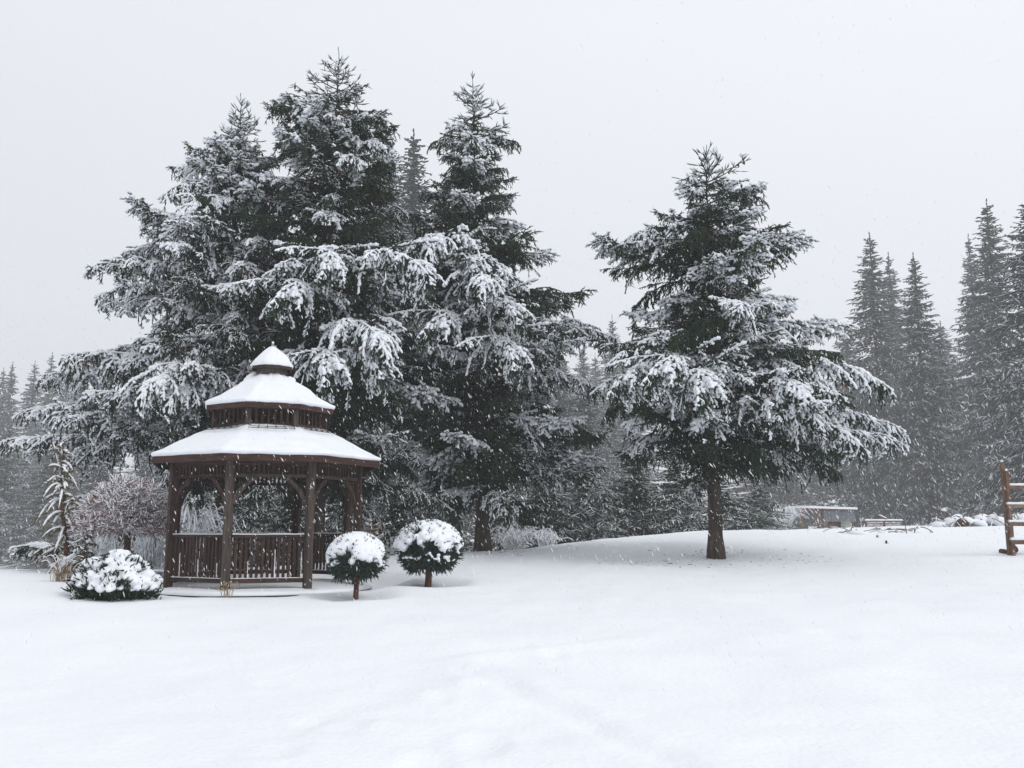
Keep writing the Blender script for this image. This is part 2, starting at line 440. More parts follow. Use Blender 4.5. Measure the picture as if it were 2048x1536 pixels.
def bough_data(L, kind, rng, sec_gap=0.080, shoot_gap=0.056, shoot_len=0.125, hang=True):
    """Shoots of one bough growing along +X. Returns axis points and an array of shoots (p, d, l, r, order, exposure)."""
    K = 16
    s = np.linspace(0, 1, K)
    if kind == 'up': el = R(3) + R(20) * s
    elif kind == 'mid': el = R(9) - R(24) * s ** 1.1 + R(34) * np.clip((s - 0.68) / 0.32, 0, 1)
    elif kind == 'comb': el = R(7) - R(24) * s ** 1.3
    else: el = R(10) - R(62) * s ** 1.6
    wob = np.cumsum(rng.normal(size=K) * 0.05)
    seg = dir_of(wob, el + rng.normal(size=K) * 0.03) * (L / (K - 1))
    A = np.concatenate([[np.zeros(3)], np.cumsum(seg, 0)[:-1]])
    def at(t):
        f = np.clip(t, 0, 1) * (K - 1); k = min(int(f), K - 2); f -= k
        return A[k] * (1 - f) + A[k + 1] * f, el[k], wob[k]
    out = []
    def shoot(p, d, l, r, o, e): out.append((*p, *d, l, r, o, e))
    # the axis itself
    n_ax = max(3, int(L / 0.16))
    for k in range(n_ax):
        t = 0.2 + 0.8 * k / n_ax
        p, e, w = at(t); q, _, _ = at(min(1, t + 0.85 / n_ax))
        d = q - p; ln = np.linalg.norm(d)
        if ln > 1e-4: shoot(p, d / ln, ln * 1.25, 0.016, 0, 1.0)
    side = 1
    x = 0.14 * L
    while x < L * 0.99:
        t = x / L
        p, e, w = at(t)
        side = -side
        wid = (0.05 + 0.39 * min(1, t / 0.3) * (1 - t) ** 0.75 * 1.35) * L ** 0.85
        l2 = min(wid, 1.15) * (0.38 + 0.95 * rng.random() ** 1.2) + 0.06
        az = w + side * (R(62) - R(24) * t + rng.normal() * 0.24)
        e0 = e - R(4) + rng.normal() * 0.24
        drop = {'up': R(5), 'mid': R(24), 'heavy': R(46), 'comb': R(64)}[kind] * (0.25 + 1.35 * rng.random())
        nseg = max(2, int(l2 / 0.15))
        q = p.copy()
        for k in range(nseg):
            u = (k + 0.5) / nseg
            ee = e0 - drop * u * (1.3 if l2 > 0.5 else 0.9)
            aa = az + rng.normal() * 0.06 - side * R(10) * u
            d = dir_of(aa, ee); ls = l2 / nseg
            shoot(q, d, ls * 1.25, 0.015, 1, 1.0)
            ns = max(1, int(ls / shoot_gap)) if kind != 'up' else int(rng.random() < .55)
            for i2 in range(ns * 2):
                sd = 1 if i2 % 2 else -1
                f = (i2 // 2 + rng.random()) / ns
                pp = q + d * ls * f
                uu = (k + f) / nseg
                l3 = shoot_len * (1.15 - 0.55 * uu) * (0.65 + 0.6 * rng.random())
                a3 = aa + sd * (R(46) + rng.normal() * 0.33)
                e3 = ee - (R(14) if kind != 'up' else R(-6)) + rng.normal() * 0.32
                if kind != 'up' and L > 1.2 and uu < .75 and rng.random() < .22:      # a side branchlet with shoots of its own
                    lb = l3 * (1.5 + .9 * rng.random()); eb = e3; qq = pp.copy()
                    for m2 in range(3):
                        db = dir_of(a3 + rng.normal() * .1, eb); shoot(qq, db, lb / 3 * 1.2, 0.0135, 2, 1.0)
                        for s2 in (-1, 1):
                            shoot(qq + db * lb / 3 * rng.random(), dir_of(a3 + s2 * (R(48) + rng.normal() * .3), eb - R(8) + rng.normal() * .3), l3 * (.55 + .4 * rng.random()), 0.013, 2, 1.0)
                        qq = qq + db * lb / 3; eb -= drop * .25
                    continue
                shoot(pp, dir_of(a3, e3), l3, 0.0135, 2, 1.0)
            q = q + d * ls
        # drape hanging under the bough, sheltered from the snow
        if hang and kind != 'up' and rng.random() < 0.8:
            q = p.copy(); lh = (0.18 + 0.40 * rng.random()) * min(1, L / 2)
            aa = rng.random() * 6.28
            nh = max(2, int(lh / 0.11))
            for k in range(nh):
                d = dir_of(aa, R(-62) - R(22) * k / nh + rng.normal() * 0.1)
                shoot(q, d, lh / nh * 1.3, 0.014, 3, 0.0)
                for sd in (-1, 1):
                    shoot(q + d * lh / nh * rng.random(), dir_of(aa + sd * 1.2 + rng.normal() * 0.4, R(-48) + rng.normal() * 0.25), 0.09 + 0.07 * rng.random(), 0.0125, 3, 0.0)
                q = q + d * lh / nh
        x += sec_gap * (0.7 + 0.6 * rng.random()) * (1 if kind != 'up' else 2.1)
    return A, np.array(out)

def bough_meshes(L, kind, seed, cones=True):
    rng = np.random.default_rng(seed)
    sp = dict(shoot_len=0.22, shoot_gap=0.11) if kind == 'up' else {}
    A, S = bough_data(L, kind, rng, **sp)
    p, d, l, r, o, e = S[:, :3], S[:, 3:6], S[:, 6], S[:, 7], S[:, 8], S[:, 9]
    acc = Acc()
    needle_shoots(acc, p, d, l, r, 0, 5)
    rad = np.linspace(0.008 + 0.011 * L ** 0.7, 0.004, len(A))
    acc.tubes(A[None], rad[None], 5, 1)
    if cones and L > 1.0:
        k = rng.choice(len(p), int(2 + L * 3.2), p=((p[:, 0] > 0.45 * L) + 0.01) / ((p[:, 0] > 0.45 * L) + 0.01).sum())
        c0 = p[k]; dd = dir_of(rng.random(len(k)) * 6.28, R(-65) + rng.normal(size=len(k)) * 0.2)
        pts = np.stack([c0 + dd * t for t in (0, .02, .055, .095, .115)], 1)
        acc.tubes(pts, np.tile(np.array([[.008, .023, .027, .02, .005]]), (len(k), 1)), 6, 2)
    foliage = acc.mesh('bough', [M_NEEDLE, M_BARK, M_CONE])
    cl = vnoise(p[:, 0] * 3.2 + seed * 3.1, p[:, 1] * 3.2, seed) + 0.5          # clumps and gaps
    steep = np.clip((d[:, 2] + 1.0) / 0.22, 0.0, 1)
    res = [foliage]
    for lvl in ('heavy', 'light'):
        if lvl == 'heavy':
            keep = (e > 0.5) & ((cl > 0.27) | (kind == 'comb')) & (rng.random(len(p)) < 0.88) & (steep > 0.2)
            rr = (0.009 + 0.038 * cl + 0.008 * (o < 1.5)) * (0.8 + 0.4 * rng.random(len(p)))
            if kind == 'up': rr *= 0.7
        else:
            keep = (e > 0.5) & (cl > 0.30) & (rng.random(len(p)) < 0.7) & (steep > 0.2) & (p[:, 0] > L * .42)
            rr = 0.010 + 0.012 * rng.random(len(p))
        rr = rr * (0.6 + 0.4 * steep)
        keep &= (p[:, 0] > L * (.28 if kind != 'up' else .1) * (.7 + .6 * rng.random(len(p))))
        keep[:2] = True
        a = Acc()
        snow_sausages(a, p[keep], d[keep], l[keep], rr[keep], 0, 5 if lvl == 'heavy' and L < 2.5 else 4, lift=0.75, fine=lvl == 'heavy')
        res.append(a.mesh('snow_cover', [M_SNOW]))
    return res

BANK = {}
for kind, sizes in (('up', (0.55, 0.95, 1.5)), ('mid', (0.9, 1.5, 2.2, 3.1, 4.2)), ('heavy', (0.9, 1.5, 2.2, 3.1, 4.2)), ('comb', (2.4, 3.6, 5.2))):
    for L in sizes:
        for v in range(3 if L < 3.5 and kind == 'heavy' else 2):
            BANK.setdefault(kind, []).append((L, bough_meshes(L, kind, int(L * 100) + v * 7 + len(kind))))

def add_bough(tree, z, az, L, kind, snow, pitch=0.0, roll=None, xy=(0, 0), needle_mat=None, name='bough'):
    c = [b for b in BANK[kind]]
    best = min(abs(math.log(b[0] / L)) for b in c)
    c = [b for b in c if abs(math.log(b[0] / L)) < best + 0.02]
    L0, (fol, heavy, light) = random.choice(c)
    s = L / L0
    o = link(name, fol, tree, (xy[0], xy[1], z), (random.uniform(-.2, .2) if roll is None else roll, -pitch, az), (s, min(max(s, 0.85), 1.15) if s > 0.5 else s, min(max(s, 0.8), 1.2) if s > 0.5 else s))
    if needle_mat:
        o.material_slots[0].link = 'OBJECT'; o.material_slots[0].material = needle_mat
    if snow: link('snow_cover', heavy if snow == 'heavy' else light, o)
    return o

def trunk_mesh(H, r0, r1=0.02, lean=0.0, mat_=None, flare=1.55, sides=18, seed=0):
    rng = np.random.default_rng(seed)
    K = max(8, int(H / 0.25))
    t = np.linspace(0, 1, K)
    pts = np.stack([lean * t + 0.02 * np.sin(t * 9 + seed), 0.02 * np.cos(t * 7 + seed), H * t - 0.25 * (t == 0)], -1)
    rad = r0 * (1 - t) ** 0.9 + r1
    rad = rad * (1 + (flare - 1) * np.exp(-t * H / 0.35))
    a = Acc(); a.tubes(pts[None], rad[None], sides, 0, rough=0.05)
    return a.mesh('trunk', [mat_ or M_BARK])

def leader_mesh(H, seed):
    """Bare top of a spruce: leader spike with a few whorls of bristly shoots and a little snow."""
    rng = np.random.default_rng(seed)
    acc, sn = Acc(), Acc()
    p, d, l, r = [], [], [], []
    n = int(H / 0.12)
    for k in range(n):
        p.append((0.02 * math.sin(k * .7 + seed), 0.0, H * k / n)); d.append(dir_of(rng.random() * 6.28, R(86))); l.append(0.15); r.append(0.013)
    z = 0.05
    while z < H * 0.72:
        m = rng.integers(4, 7); a0 = rng.random() * 6.28
        for k in range(m):
            ln = (0.16 + 0.42 * (1 - z / H)) * (0.7 + 0.5 * rng.random()); el = R(22) + R(28) * z / H + rng.normal() * .15
            az = a0 + k * 6.28 / m + rng.normal() * .2
            q = np.array([0.0, 0.0, z]); nn = max(1, int(ln / .16))
            for i2 in range(nn):
                dd = dir_of(az, el + .12 * i2); p.append(tuple(q)); d.append(dd); l.append(ln / nn * 1.1); r.append(.0145); q = q + dd * ln / nn
            if ln > .3 :
                for sd in (-1, 1):
                    p.append((math.cos(az) * ln * .45, math.sin(az) * ln * .45, z + ln * .45 * math.tan(el))); d.append(dir_of(az + sd * .75, el)); l.append(ln * .45); r.append(.0135)
        z += 0.22 + .10 * rng.random()
    p, d, l, r = np.array(p), np.array(d), np.array(l), np.array(r)
    needle_shoots(acc, p, d, l, r, 0, 10)
    k = (np.abs(d[:, 2]) < 0.9) & (rng.random(len(p)) < .75)
    snow_sausages(sn, p[k], d[k], l[k], np.full(k.sum(), .013) + .006 * rng.random(k.sum()), lift=1.0)
    return acc.mesh('leader', [M_NEEDLE]), sn.mesh('snow_cover', [M_SNOW])

def spruce(label, base_px, D, top_px, sil, seed, r0=0.22, skirt=955, extra=(), front=0.95, group='large spruces on the lawn', snow_p=(.27, .42), comb=.15, dark=True, name='spruce_tree'):
    """sil: (py, left px, right px) outline of the crown; extra: hand placed boughs (tip px, tip py, tip depth, kind)."""
    random.seed(seed); rng = np.random.default_rng(seed)
    b = foot(base_px, D); top = P(*top_px, D)
    H = top[2] - b[2]
    t = thing(name, label, 'tree', tuple(b), group=group)
    lean = top[0] - b[0]
    link('trunk', trunk_mesh(H - 0.9, r0, 0.015, lean * (H - .9) / H, seed=seed), t)
    lm, ls = leader_mesh(1.15, seed)
    lo = link('leader', lm, t, (lean * (H - 1.0) / H, 0, H - 1.15)); link('snow_cover', ls, lo)
    zs, Ls, Rs = [], [], []
    for py, xl, xr in sil:
        zz = P(base_px, py, D)[2] - b[2]; cx = b[0] + lean * zz / H
        zs.append(zz); Ls.append(cx - P(xl, py, D)[0]); Rs.append(P(xr, py, D)[0] - cx)
    zs, Ls, Rs = np.array(zs)[::-1], np.array(Ls)[::-1], np.array(Rs)[::-1]
    def ext(z, az):
        l, r_ = np.interp(z, zs, Ls), np.interp(z, zs, Rs); c, s = math.cos(az), math.sin(az)
        return (r_ if c > 0 else l) * c * c + 0.5 * (l + r_) * front * s * s
    z_low = P(base_px, skirt, D)[2] - b[2]
    z = H - 0.95
    az0 = rng.random() * 6.28
    cnt = 0
    while z > z_low and cnt < 285:
        f = (H - z) / (H - z_low)            # 0 at the top, 1 at the skirt
        n = 4 if f < 0.10 else 6 if f < .2 else 7
        for k in range(n):
            az = az0 + k * 2 * math.pi / n + rng.normal() * 0.24
            zz = z + rng.normal() * 0.15
            if f < 0.16: kind, pitch = 'up', R(5) * (1 - f / .16) + R(2) + rng.normal() * .12
            elif f < 0.42: kind, pitch = ('mid' if rng.random() < .80 else 'heavy'), R(18) * (1 - f) + rng.normal() * .17
            else:
                u = rng.random(); kind = 'comb' if u < comb else 'heavy' if u < comb + .34 else 'mid'
                pitch = R(9) * (1 - f) + rng.normal() * .16
            drop = {'up': -.2, 'mid': .0, 'heavy': .30, 'comb': .12}[kind]
            L = ext(max(zz - drop * 2, 0), az)
            L = ext(zz - drop * L + math.tan(pitch) * L, az) * (0.64 + 0.50 * rng.random()) / (0.90 if kind == 'heavy' else .97)
            L = max(0.3, L)
            if k % 3 == 2 and f > .25: L *= 0.62
            u = rng.random() - (.22 if f > .45 and abs(math.cos(az)) > .5 else 0)
            snow = 'heavy' if u < snow_p[0] else 'light' if u < snow_p[0] + snow_p[1] else None
            if dark and f > .34 and math.sin(az) < -.25 and u > .24: snow = 'light' if u < .24 + .30 * (1 - f) else None
            if dark and f > .74 and rng.random() < .62: snow = None
            if dark and f > .93 and rng.random() < .7: snow = None if rng.random() < .6 else 'light'
            cx = lean * zz / H
            add_bough(t, zz, az, L, kind, snow, pitch, xy=(cx, 0)); cnt += 1
        az0 += 2.4
        z -= (0.235 + 0.12 * min(1, f * 2)) * (H / 11.0) ** .5
    for (tx, ty, tD, kind) in extra:
        tip = P(tx, ty, tD) - b
        L = float(np.hypot(tip[0], tip[1])); az = math.atan2(tip[1], tip[0] - lean * .4)
        drop = {'mid': .0, 'heavy': .42, 'up': -.2, 'comb': .12}[kind]
        add_bough(t, tip[2] + drop * L, az, L / (.86 if kind == 'heavy' else .97), kind, 'heavy', rng.normal() * .08, roll=rng.normal() * .18, xy=(lean * .4, 0)); cnt += 1
    return t

spruce('broad left spruce whose long snow laden boughs sweep out over the weeping tree', 436, 25.5, (482, 186),
       [(186, 478, 486), (230, 455, 510), (290, 430, 560), (325, 345, 580), (380, 380, 600), (440, 285, 620), (520, 250, 640), (585, 205, 660), (622, 210, 680), (650, 325, 680), (680, 285, 690), (705, 255, 690), (738, 165, 690),
        (765, 205, 690), (797, 90, 690), (820, 160, 690), (845, 68, 690), (885, 165, 690), (928, 24, 700), (960, 130, 700), (1000, 160, 700)], 11, r0=.155, skirt=955, snow_p=(.60, .38), comb=.42, dark=False,
       extra=((60, 842, 25, 'comb'), (90, 790, 25.5, 'comb'), (24, 925, 24.5, 'comb'), (300, 800, 22.3, 'heavy'), (190, 700, 24.5, 'comb'), (330, 880, 21.8, 'heavy'), (240, 860, 23.0, 'heavy'), (202, 588, 25.2, 'comb'), (206, 622, 24.8, 'comb'), (150, 735, 24.6, 'comb'), (130, 765, 23.8, 'comb'), (180, 850, 23.0, 'comb'), (290, 745, 23.2, 'comb'), (250, 525, 25.0, 'comb'), (285, 445, 25.0, 'mid'), (110, 900, 23.4, 'comb'), (345, 326, 25.4, 'mid')))
spruce('tallest dark spruce right behind the gazebo roof', 636, 24.6, (678, 94),
       [(94, 674, 682), (130, 640, 712), (180, 566, 735), (225, 548, 785), (300, 520, 800), (400, 490, 830), (500, 480, 850), (560, 480, 870), (640, 480, 890), (740, 480, 900), (850, 500, 920), (960, 520, 920)],
       23, r0=.15, skirt=980, snow_p=(.22, .44),
       extra=((600, 690, 20.6, 'heavy'), (690, 600, 21.0, 'heavy'), (740, 760, 20.6, 'heavy'), (870, 640, 21.5, 'heavy'), (680, 860, 20.2, 'heavy'), (775, 870, 21.0, 'heavy'), (560, 640, 21.8, 'heavy')))
spruce('second tall spruce between the gazebo and the lone right hand spruce', 966, 26.8, (944, 142),
       [(142, 940, 948), (175, 915, 985), (225, 890, 1010), (300, 865, 1035), (340, 860, 1062), (380, 850, 1050), (440, 830, 1052), (467, 820, 1097), (490, 815, 1120), (530, 800, 1106), (568, 780, 1104), (584, 780, 1188), (615, 775, 1140),
        (640, 770, 1120), (676, 765, 1245), (712, 760, 1150), (770, 760, 1195), (806, 760, 1108), (887, 760, 1212), (940, 770, 1190), (990, 780, 1150)],
       37, r0=.19, skirt=1000, snow_p=(.29, .40),
       extra=((930, 500, 23.6, 'mid'), (840, 560, 23.0, 'heavy'), (900, 760, 22.6, 'heavy'), (1050, 700, 23.2, 'heavy'), (1060, 790, 22.8, 'heavy'), (1240, 668, 26.5, 'comb'), (950, 640, 22.9, 'heavy'), (1190, 860, 25.4, 'heavy')))
spruce('lone spruce with a bare lower trunk standing apart on the lawn', 1432, 24.0, (1412, 290),
       [(290, 1409, 1415), (318, 1388, 1424), (335, 1392, 1440), (350, 1350, 1540), (395, 1362, 1520), (425, 1312, 1566), (465, 1345, 1545), (490, 1300, 1590), (506, 1235, 1600), (540, 1218, 1590), (570, 1235, 1614), (605, 1255, 1590), (642, 1290, 1640),
        (682, 1212, 1580), (720, 1202, 1650), (770, 1192, 1735), (800, 1186, 1700), (822, 1190, 1828), (862, 1222, 1770), (890, 1236, 1806), (930, 1256, 1750), (965, 1270, 1690), (995, 1290, 1600)],
       53, r0=.165, skirt=960, front=.78,
       extra=((1350, 860, 20.4, 'heavy'), (1250, 850, 21.2, 'heavy'), (1430, 880, 20.1, 'heavy'), (1610, 900, 21.0, 'heavy'), (1822, 820, 23.6, 'comb'), (1800, 890, 22.6, 'comb'), (1500, 690, 21.5, 'heavy'), (1600, 850, 21.4, 'heavy'), (1690, 905, 21.9, 'heavy'), (1755, 865, 22.6, 'heavy'), (1720, 940, 22.6, 'heavy'), (1250, 780, 22.4, 'heavy'), (1190, 508, 24, 'mid'), (1622, 486, 24, 'mid'), (1690, 640, 23.5, 'mid')))

# ------------------------------------------------------------------ far conifers
def far_crown(H, hw, seed, snow=.5, low=0.06, coarse=1.0):
    """Crown of a conifer seen from afar: boughs of drooping sprays, one mesh for the needles and one for the snow."""
    rng = np.random.default_rng(seed)
    p, d, l, r, e = [], [], [], [], []
    for k in range(9): p.append(np.array([0, 0, H * (.90 + .1 * k / 9)])); d.append(dir_of(rng.random() * 6.28, R(85))); l.append(H * .014); r.append(.035); e.append(0)
    z = H * 0.968
    while z > H * low:
        f = 1 - z / H
        ext = hw * (0.012 + 0.99 * f ** 0.85) * (1.05 - 0.25 * max(0, f - .7) / .3)
        n = 4 if f < .1 else 7
        a0 = rng.random() * 6.28
        for k in range(n):
            az = a0 + 6.28 * k / n + rng.normal() * .2
            if rng.random() < .14 and f > .12: continue
            L = ext * (0.5 + .65 * rng.random() ** .8); el = R(28) * (1 - f) ** 3 - R(14) * f + rng.normal() * .14
            nseg = max(2, int(L / (.42 * coarse)))
            q = np.array([0, 0, z + rng.normal() * .12])
            for s in range(nseg):
                u = (s + 1) / nseg
                dd = dir_of(az + rng.normal() * .12, el - R(22) * u + R(14) * (u > .85)); ls = L / nseg
                p.append(q); d.append(dd); l.append(ls * 1.3); r.append(.05 * coarse); e.append(1)
                if u > .2:
                    for sd in (-1, 1):
                        for rep in range(2):
                            l2 = (.28 + .38 * (1 - u)) * (.6 + .6 * rng.random()) * min(1, L / 1.2 + .08)
                            p.append(q + dd * ls * rng.random()); d.append(dir_of(az + sd * (R(52) + rng.normal() * .25), el - R(22) - R(25) * rng.random())); l.append(l2); r.append(.05 * coarse); e.append(1)
                    if rng.random() < .6:
                        p.append(q); d.append(dir_of(az + rng.normal(), R(-65))); l.append((.25 + .2 * rng.random()) * min(1, L)); r.append(.05 * coarse); e.append(0)
                q = q + dd * ls
        z -= (0.20 + .24 * f) * coarse
    p, d, l, r, e = np.array(p), np.array(d), np.array(l), np.array(r), np.array(e)
    a, b = Acc(), Acc()
    needle_shoots(a, p, d, l, r * (.9 if coarse > .7 or coarse < .63 else 1.05), 0, 3 if coarse < .63 else 0, fine=False)
    cl = vnoise(p[:, 0] * 1.3 + seed, p[:, 2] * 1.6 + p[:, 1], seed) + .5
    k = (e > 0) & (rng.random(len(p)) < snow * (.35 + 1.3 * cl))
    snow_sausages(b, p[k], d[k], l[k], (r * (.45 + .55 * rng.random(len(p))))[k] * (.9 if snow > .6 else .7), 0, 4, lift=.8, fine=False)
    return a, b

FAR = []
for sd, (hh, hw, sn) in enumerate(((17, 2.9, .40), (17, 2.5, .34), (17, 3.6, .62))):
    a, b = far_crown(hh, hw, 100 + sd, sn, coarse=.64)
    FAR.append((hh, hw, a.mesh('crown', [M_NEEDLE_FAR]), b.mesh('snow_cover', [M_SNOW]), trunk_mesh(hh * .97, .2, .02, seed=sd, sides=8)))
MID = []
for sd, (hh, hw, sn) in enumerate(((6, 2.1, .55), (6, 2.6, .66))):
    a, b = far_crown(hh, hw, 200 + sd, sn, low=.03, coarse=.62)
    MID.append((hh, hw, a.mesh('crown', [M_NEEDLE]), b.mesh('snow_cover', [M_SNOW]), trunk_mesh(hh * .96, .1, .015, seed=sd, sides=8)))

def far_tree(label, px, py, D, hw_px, bank, v, group, name='fir_tree', cat='tree'):
    hh, hw, cm, sm, tm = bank[v % len(bank)]
    top = P(px, py, D); g = gz(top[0], D)
    H = top[2] - g
    t = thing(name, label, cat, (top[0], D, g - 0.1), (0, 0, random.random() * 6.28), group)
    w = 1.55 * hw_px * D / F_PX / hw; sz = H / hh
    c = link('crown', cm, t, scale=(w, w, sz)); link('snow_cover', sm, c)
    link('trunk', tm, t, scale=(sz, sz, sz))
    return t

FAR_K = 2.5
G = 'hazy firs at the forest edge on the right'
for a in ((1738, 463, 45, 98, 0, 'tall hazy fir with a pointed top just right of the lone spruce'),
          (1776, 503, 62, 70, 1, 'slim hazy fir tucked between two taller pointed firs'),
          (1826, 503, 40, 82, 0, 'hazy dark fir standing behind the brown plank bed'),
          (1936, 466, 56, 62, 1, 'slim fir leaning against the tallest right hand fir'),
          (1972, 396, 38, 100, 0, 'tallest hazy fir left of the wooden fence post'),
          (2052, 386, 25, 125, 2, 'snowy fir cut by the right edge of the photo'),
          (1690, 640, 64, 80, 1, 'low hazy fir behind the lean-to roof'),
          (1880, 640, 62, 90, 2, 'shorter hazy fir filling the gap behind two tall firs'),
          (2120, 420, 60, 100, 0, 'hazy fir just beyond the right edge of the photo'),
          (1600, 800, 66, 90, 2, 'low grey fir seen under the right boughs of the lone spruce'),
          (1520, 830, 60, 90, 1, 'grey fir seen behind the lone spruce trunk')):
    far_tree(a[5], a[0], a[1], a[2] * FAR_K, a[3], FAR, a[4], G)
FAR_K = 2.2
G = 'far firs between the two spruces'
for a in ((1224, 628, 72, 55, 2, 'small far fir tip rising in the gap beside the lone spruce'),
          (1166, 692, 70, 60, 2, 'small far fir below the long right bough of the second spruce'),
          (1190, 705, 84, 55, 2, 'faintest far fir tip in the gap between the spruces'),
          (1130, 715, 78, 55, 2, 'faint far fir half hidden by the second spruce'),
          (1262, 770, 62, 75, 2, 'frosted fir behind the left boughs of the lone spruce'),
          (1170, 745, 40, 85, 2, 'frosted broad fir low in the gap between the spruces'),
          (1120, 700, 52, 80, 0, 'frosted fir rising behind the right skirts of the second spruce')):
    far_tree(a[5], a[0], a[1], a[2] * FAR_K, a[3], FAR, a[4], G)
FAR_K = 2.3
G = 'tall firs behind the dark spruces'
for a in ((772, 248, 37, 130, 2, 'grey tall fir peeping out right of the tallest spruce'),
          (828, 256, 39, 140, 0, 'grey tall fir between the two tall spruces'),
          (560, 480, 38, 100, 2, 'grey fir glimpsed between the left spruce and the tallest spruce'),
          (880, 400, 36, 110, 2, 'grey fir filling the gap left of the second tall spruce'),
          (1035, 610, 34, 120, 2, 'dark fir standing right behind the skirts of the second tall spruce')):
    far_tree(a[5], a[0], a[1], a[2] * FAR_K, a[3], FAR, a[4], G)
FAR_K = 2.2
G = 'frosted firs in the hollow on the left'
for a in ((8, 734, 84, 45, 0, 'frosted fir cut by the left edge of the photo'),
          (26, 722, 80, 45, 1, 'second frosted fir tip from the left edge'),
          (71, 720, 82, 48, 0, 'frosted fir tip left of the highest far left fir'),
          (105, 703, 78, 45, 1, 'highest of the far frosted firs on the left'),
          (138, 708, 80, 45, 0, 'frosted fir tip right of the highest far left fir'),
          (164, 716, 76, 48, 2, 'frosted fir half hidden by the left spruce boughs'),
          (20, 850, 52, 80, 2, 'frosted bushy fir low at the left edge'),
          (110, 880, 47, 90, 2, 'frosted bushy fir behind the small golden conifer'),
          (205, 870, 50, 85, 0, 'frosted fir behind the weeping tree crown'),
          (300, 880, 46, 80, 2, 'frosted fir behind the left gazebo post'),
          (-70, 800, 56, 90, 0, 'frosted fir just beyond the left edge of the photo')):
    far_tree(a[5], a[0], a[1], a[2] * FAR_K, a[3], FAR, a[4], G)
G = 'snowy young conifers behind the crest'
for a in ((410, 930, 34, 75, 0, 'snowy young conifer seen through the left gazebo opening'),
          (500, 915, 33, 80, 1, 'snowy young conifer seen through the front gazebo opening'),
          (590, 930, 34, 75, 0, 'snowy young conifer behind the back gazebo post'),
          (680, 940, 33, 70, 1, 'snowy young conifer behind the right gazebo posts'),
          (800, 950, 36, 75, 0, 'snowy young conifer behind the larger clipped ball shrub'),
          (880, 945, 37, 70, 1, 'snowy young conifer left of the second spruce trunk'),
          (1000, 950, 35, 60, 1, 'snowy young conifer right of the second spruce trunk'),
          (1090, 930, 37, 80, 0, 'snowy conifer above the frosted brambles'),
          (1175, 915, 38, 85, 1, 'snow clumped conifer midway between the two lawn trunks'),
          (1265, 905, 39, 85, 0, 'snow clumped conifer left of the lone trunk'),
          (1350, 915, 40, 80, 1, 'snow clumped conifer nearest the lone trunk on its left'),
          (1440, 950, 42, 75, 0, 'young conifer hidden behind the lone trunk'),
          (1520, 970, 44, 60, 1, 'snowy young conifer between the lone trunk and the lean-to')):
    far_tree(a[5], a[0], a[1], a[2], a[3], MID, a[4], G, 'young_conifer')

# two more trunks of trees set back behind the spruces
for px, D, tp, lab, s in ((910, 29.5, 330, 'dark trunked conifer set back left of the second spruce trunk', 5),):
    b = foot(px, D); t = thing('conifer_tree', lab, 'tree', tuple(b)); H = P(px, tp, D)[2] - b[2]
    link('trunk', trunk_mesh(H, .2, .02, seed=s), t)
    hh, hw, cm, sm, tm = FAR[1]
    lo = 2.6
    c = link('crown', cm, t, (0, 0, lo), scale=(.8, .8, (H - lo) / hh)); link('snow_cover', sm, c)

# far wood: reads as one mass
wood_a, wood_s = Acc(), Acc()
fa, fb = far_crown(13, 2.6, 300, .35, low=.05, coarse=3.0)
fV, fQ = np.concatenate(fa.V), np.concatenate(fa.Q)
sV, sQ = np.concatenate(fb.V), np.concatenate(fb.Q)
rw = np.random.default_rng(5)
for k in range(16):
    x = -110 + 225 * (k + rw.random() * .8) / 16; D = 186 + 12 * rw.random()
    sc = np.array([3.4, 3.4, 1.45 * (.85 + .35 * rw.random()) * (.75 if x < 10 else 1.0)]); an = rw.random() * 6.28
    rot = np.array([[math.cos(an), -math.sin(an), 0], [math.sin(an), math.cos(an), 0], [0, 0, 1]])
    o = np.array([x, D, gz(x, D) - .2])
    wood_a.add((fV * sc) @ rot.T + o, fQ); wood_s.add((sV * sc) @ rot.T + o, sQ)
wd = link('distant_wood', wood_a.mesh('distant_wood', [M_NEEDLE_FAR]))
tag(wd, 'faint grey wood far behind everything', None, None, 'stuff')
link('snow_cover', wood_s.mesh('wood_snow', [M_SNOW]), wd)

# ------------------------------------------------------------------ gazebo
GR, PHI = 1.77, R(17)
gazebo = thing('gazebo', 'dark brown octagonal wooden gazebo with snow on its tiered roofs', 'gazebo', (GCX, GCY, FLOOR))
ANG = [R(22.5) + PHI + k * R(45) for k in range(8)]        # from the camera-facing direction, clockwise to the right
def oct_pt(r, a, z): return np.array([r * math.sin(a), -r * math.cos(a), z])
def zpix(py, depth): return P(528, py, depth)[2] - FLOOR
Z_EAVE = zpix(905, GCY - 2.2)      # top edge of the fascia
Z_LAN0 = zpix(852, GCY - 1.08)
Z_EAVE2 = zpix(803, GCY - 1.23)
Z_CUP0 = zpix(751, GCY - .34)
Z_EAVE3 = zpix(728, GCY - .43)
Z_CAP = zpix(694, GCY)
RE, RL, RE2, RC, RE3 = 2.15, 1.08, 1.23, .31, .39

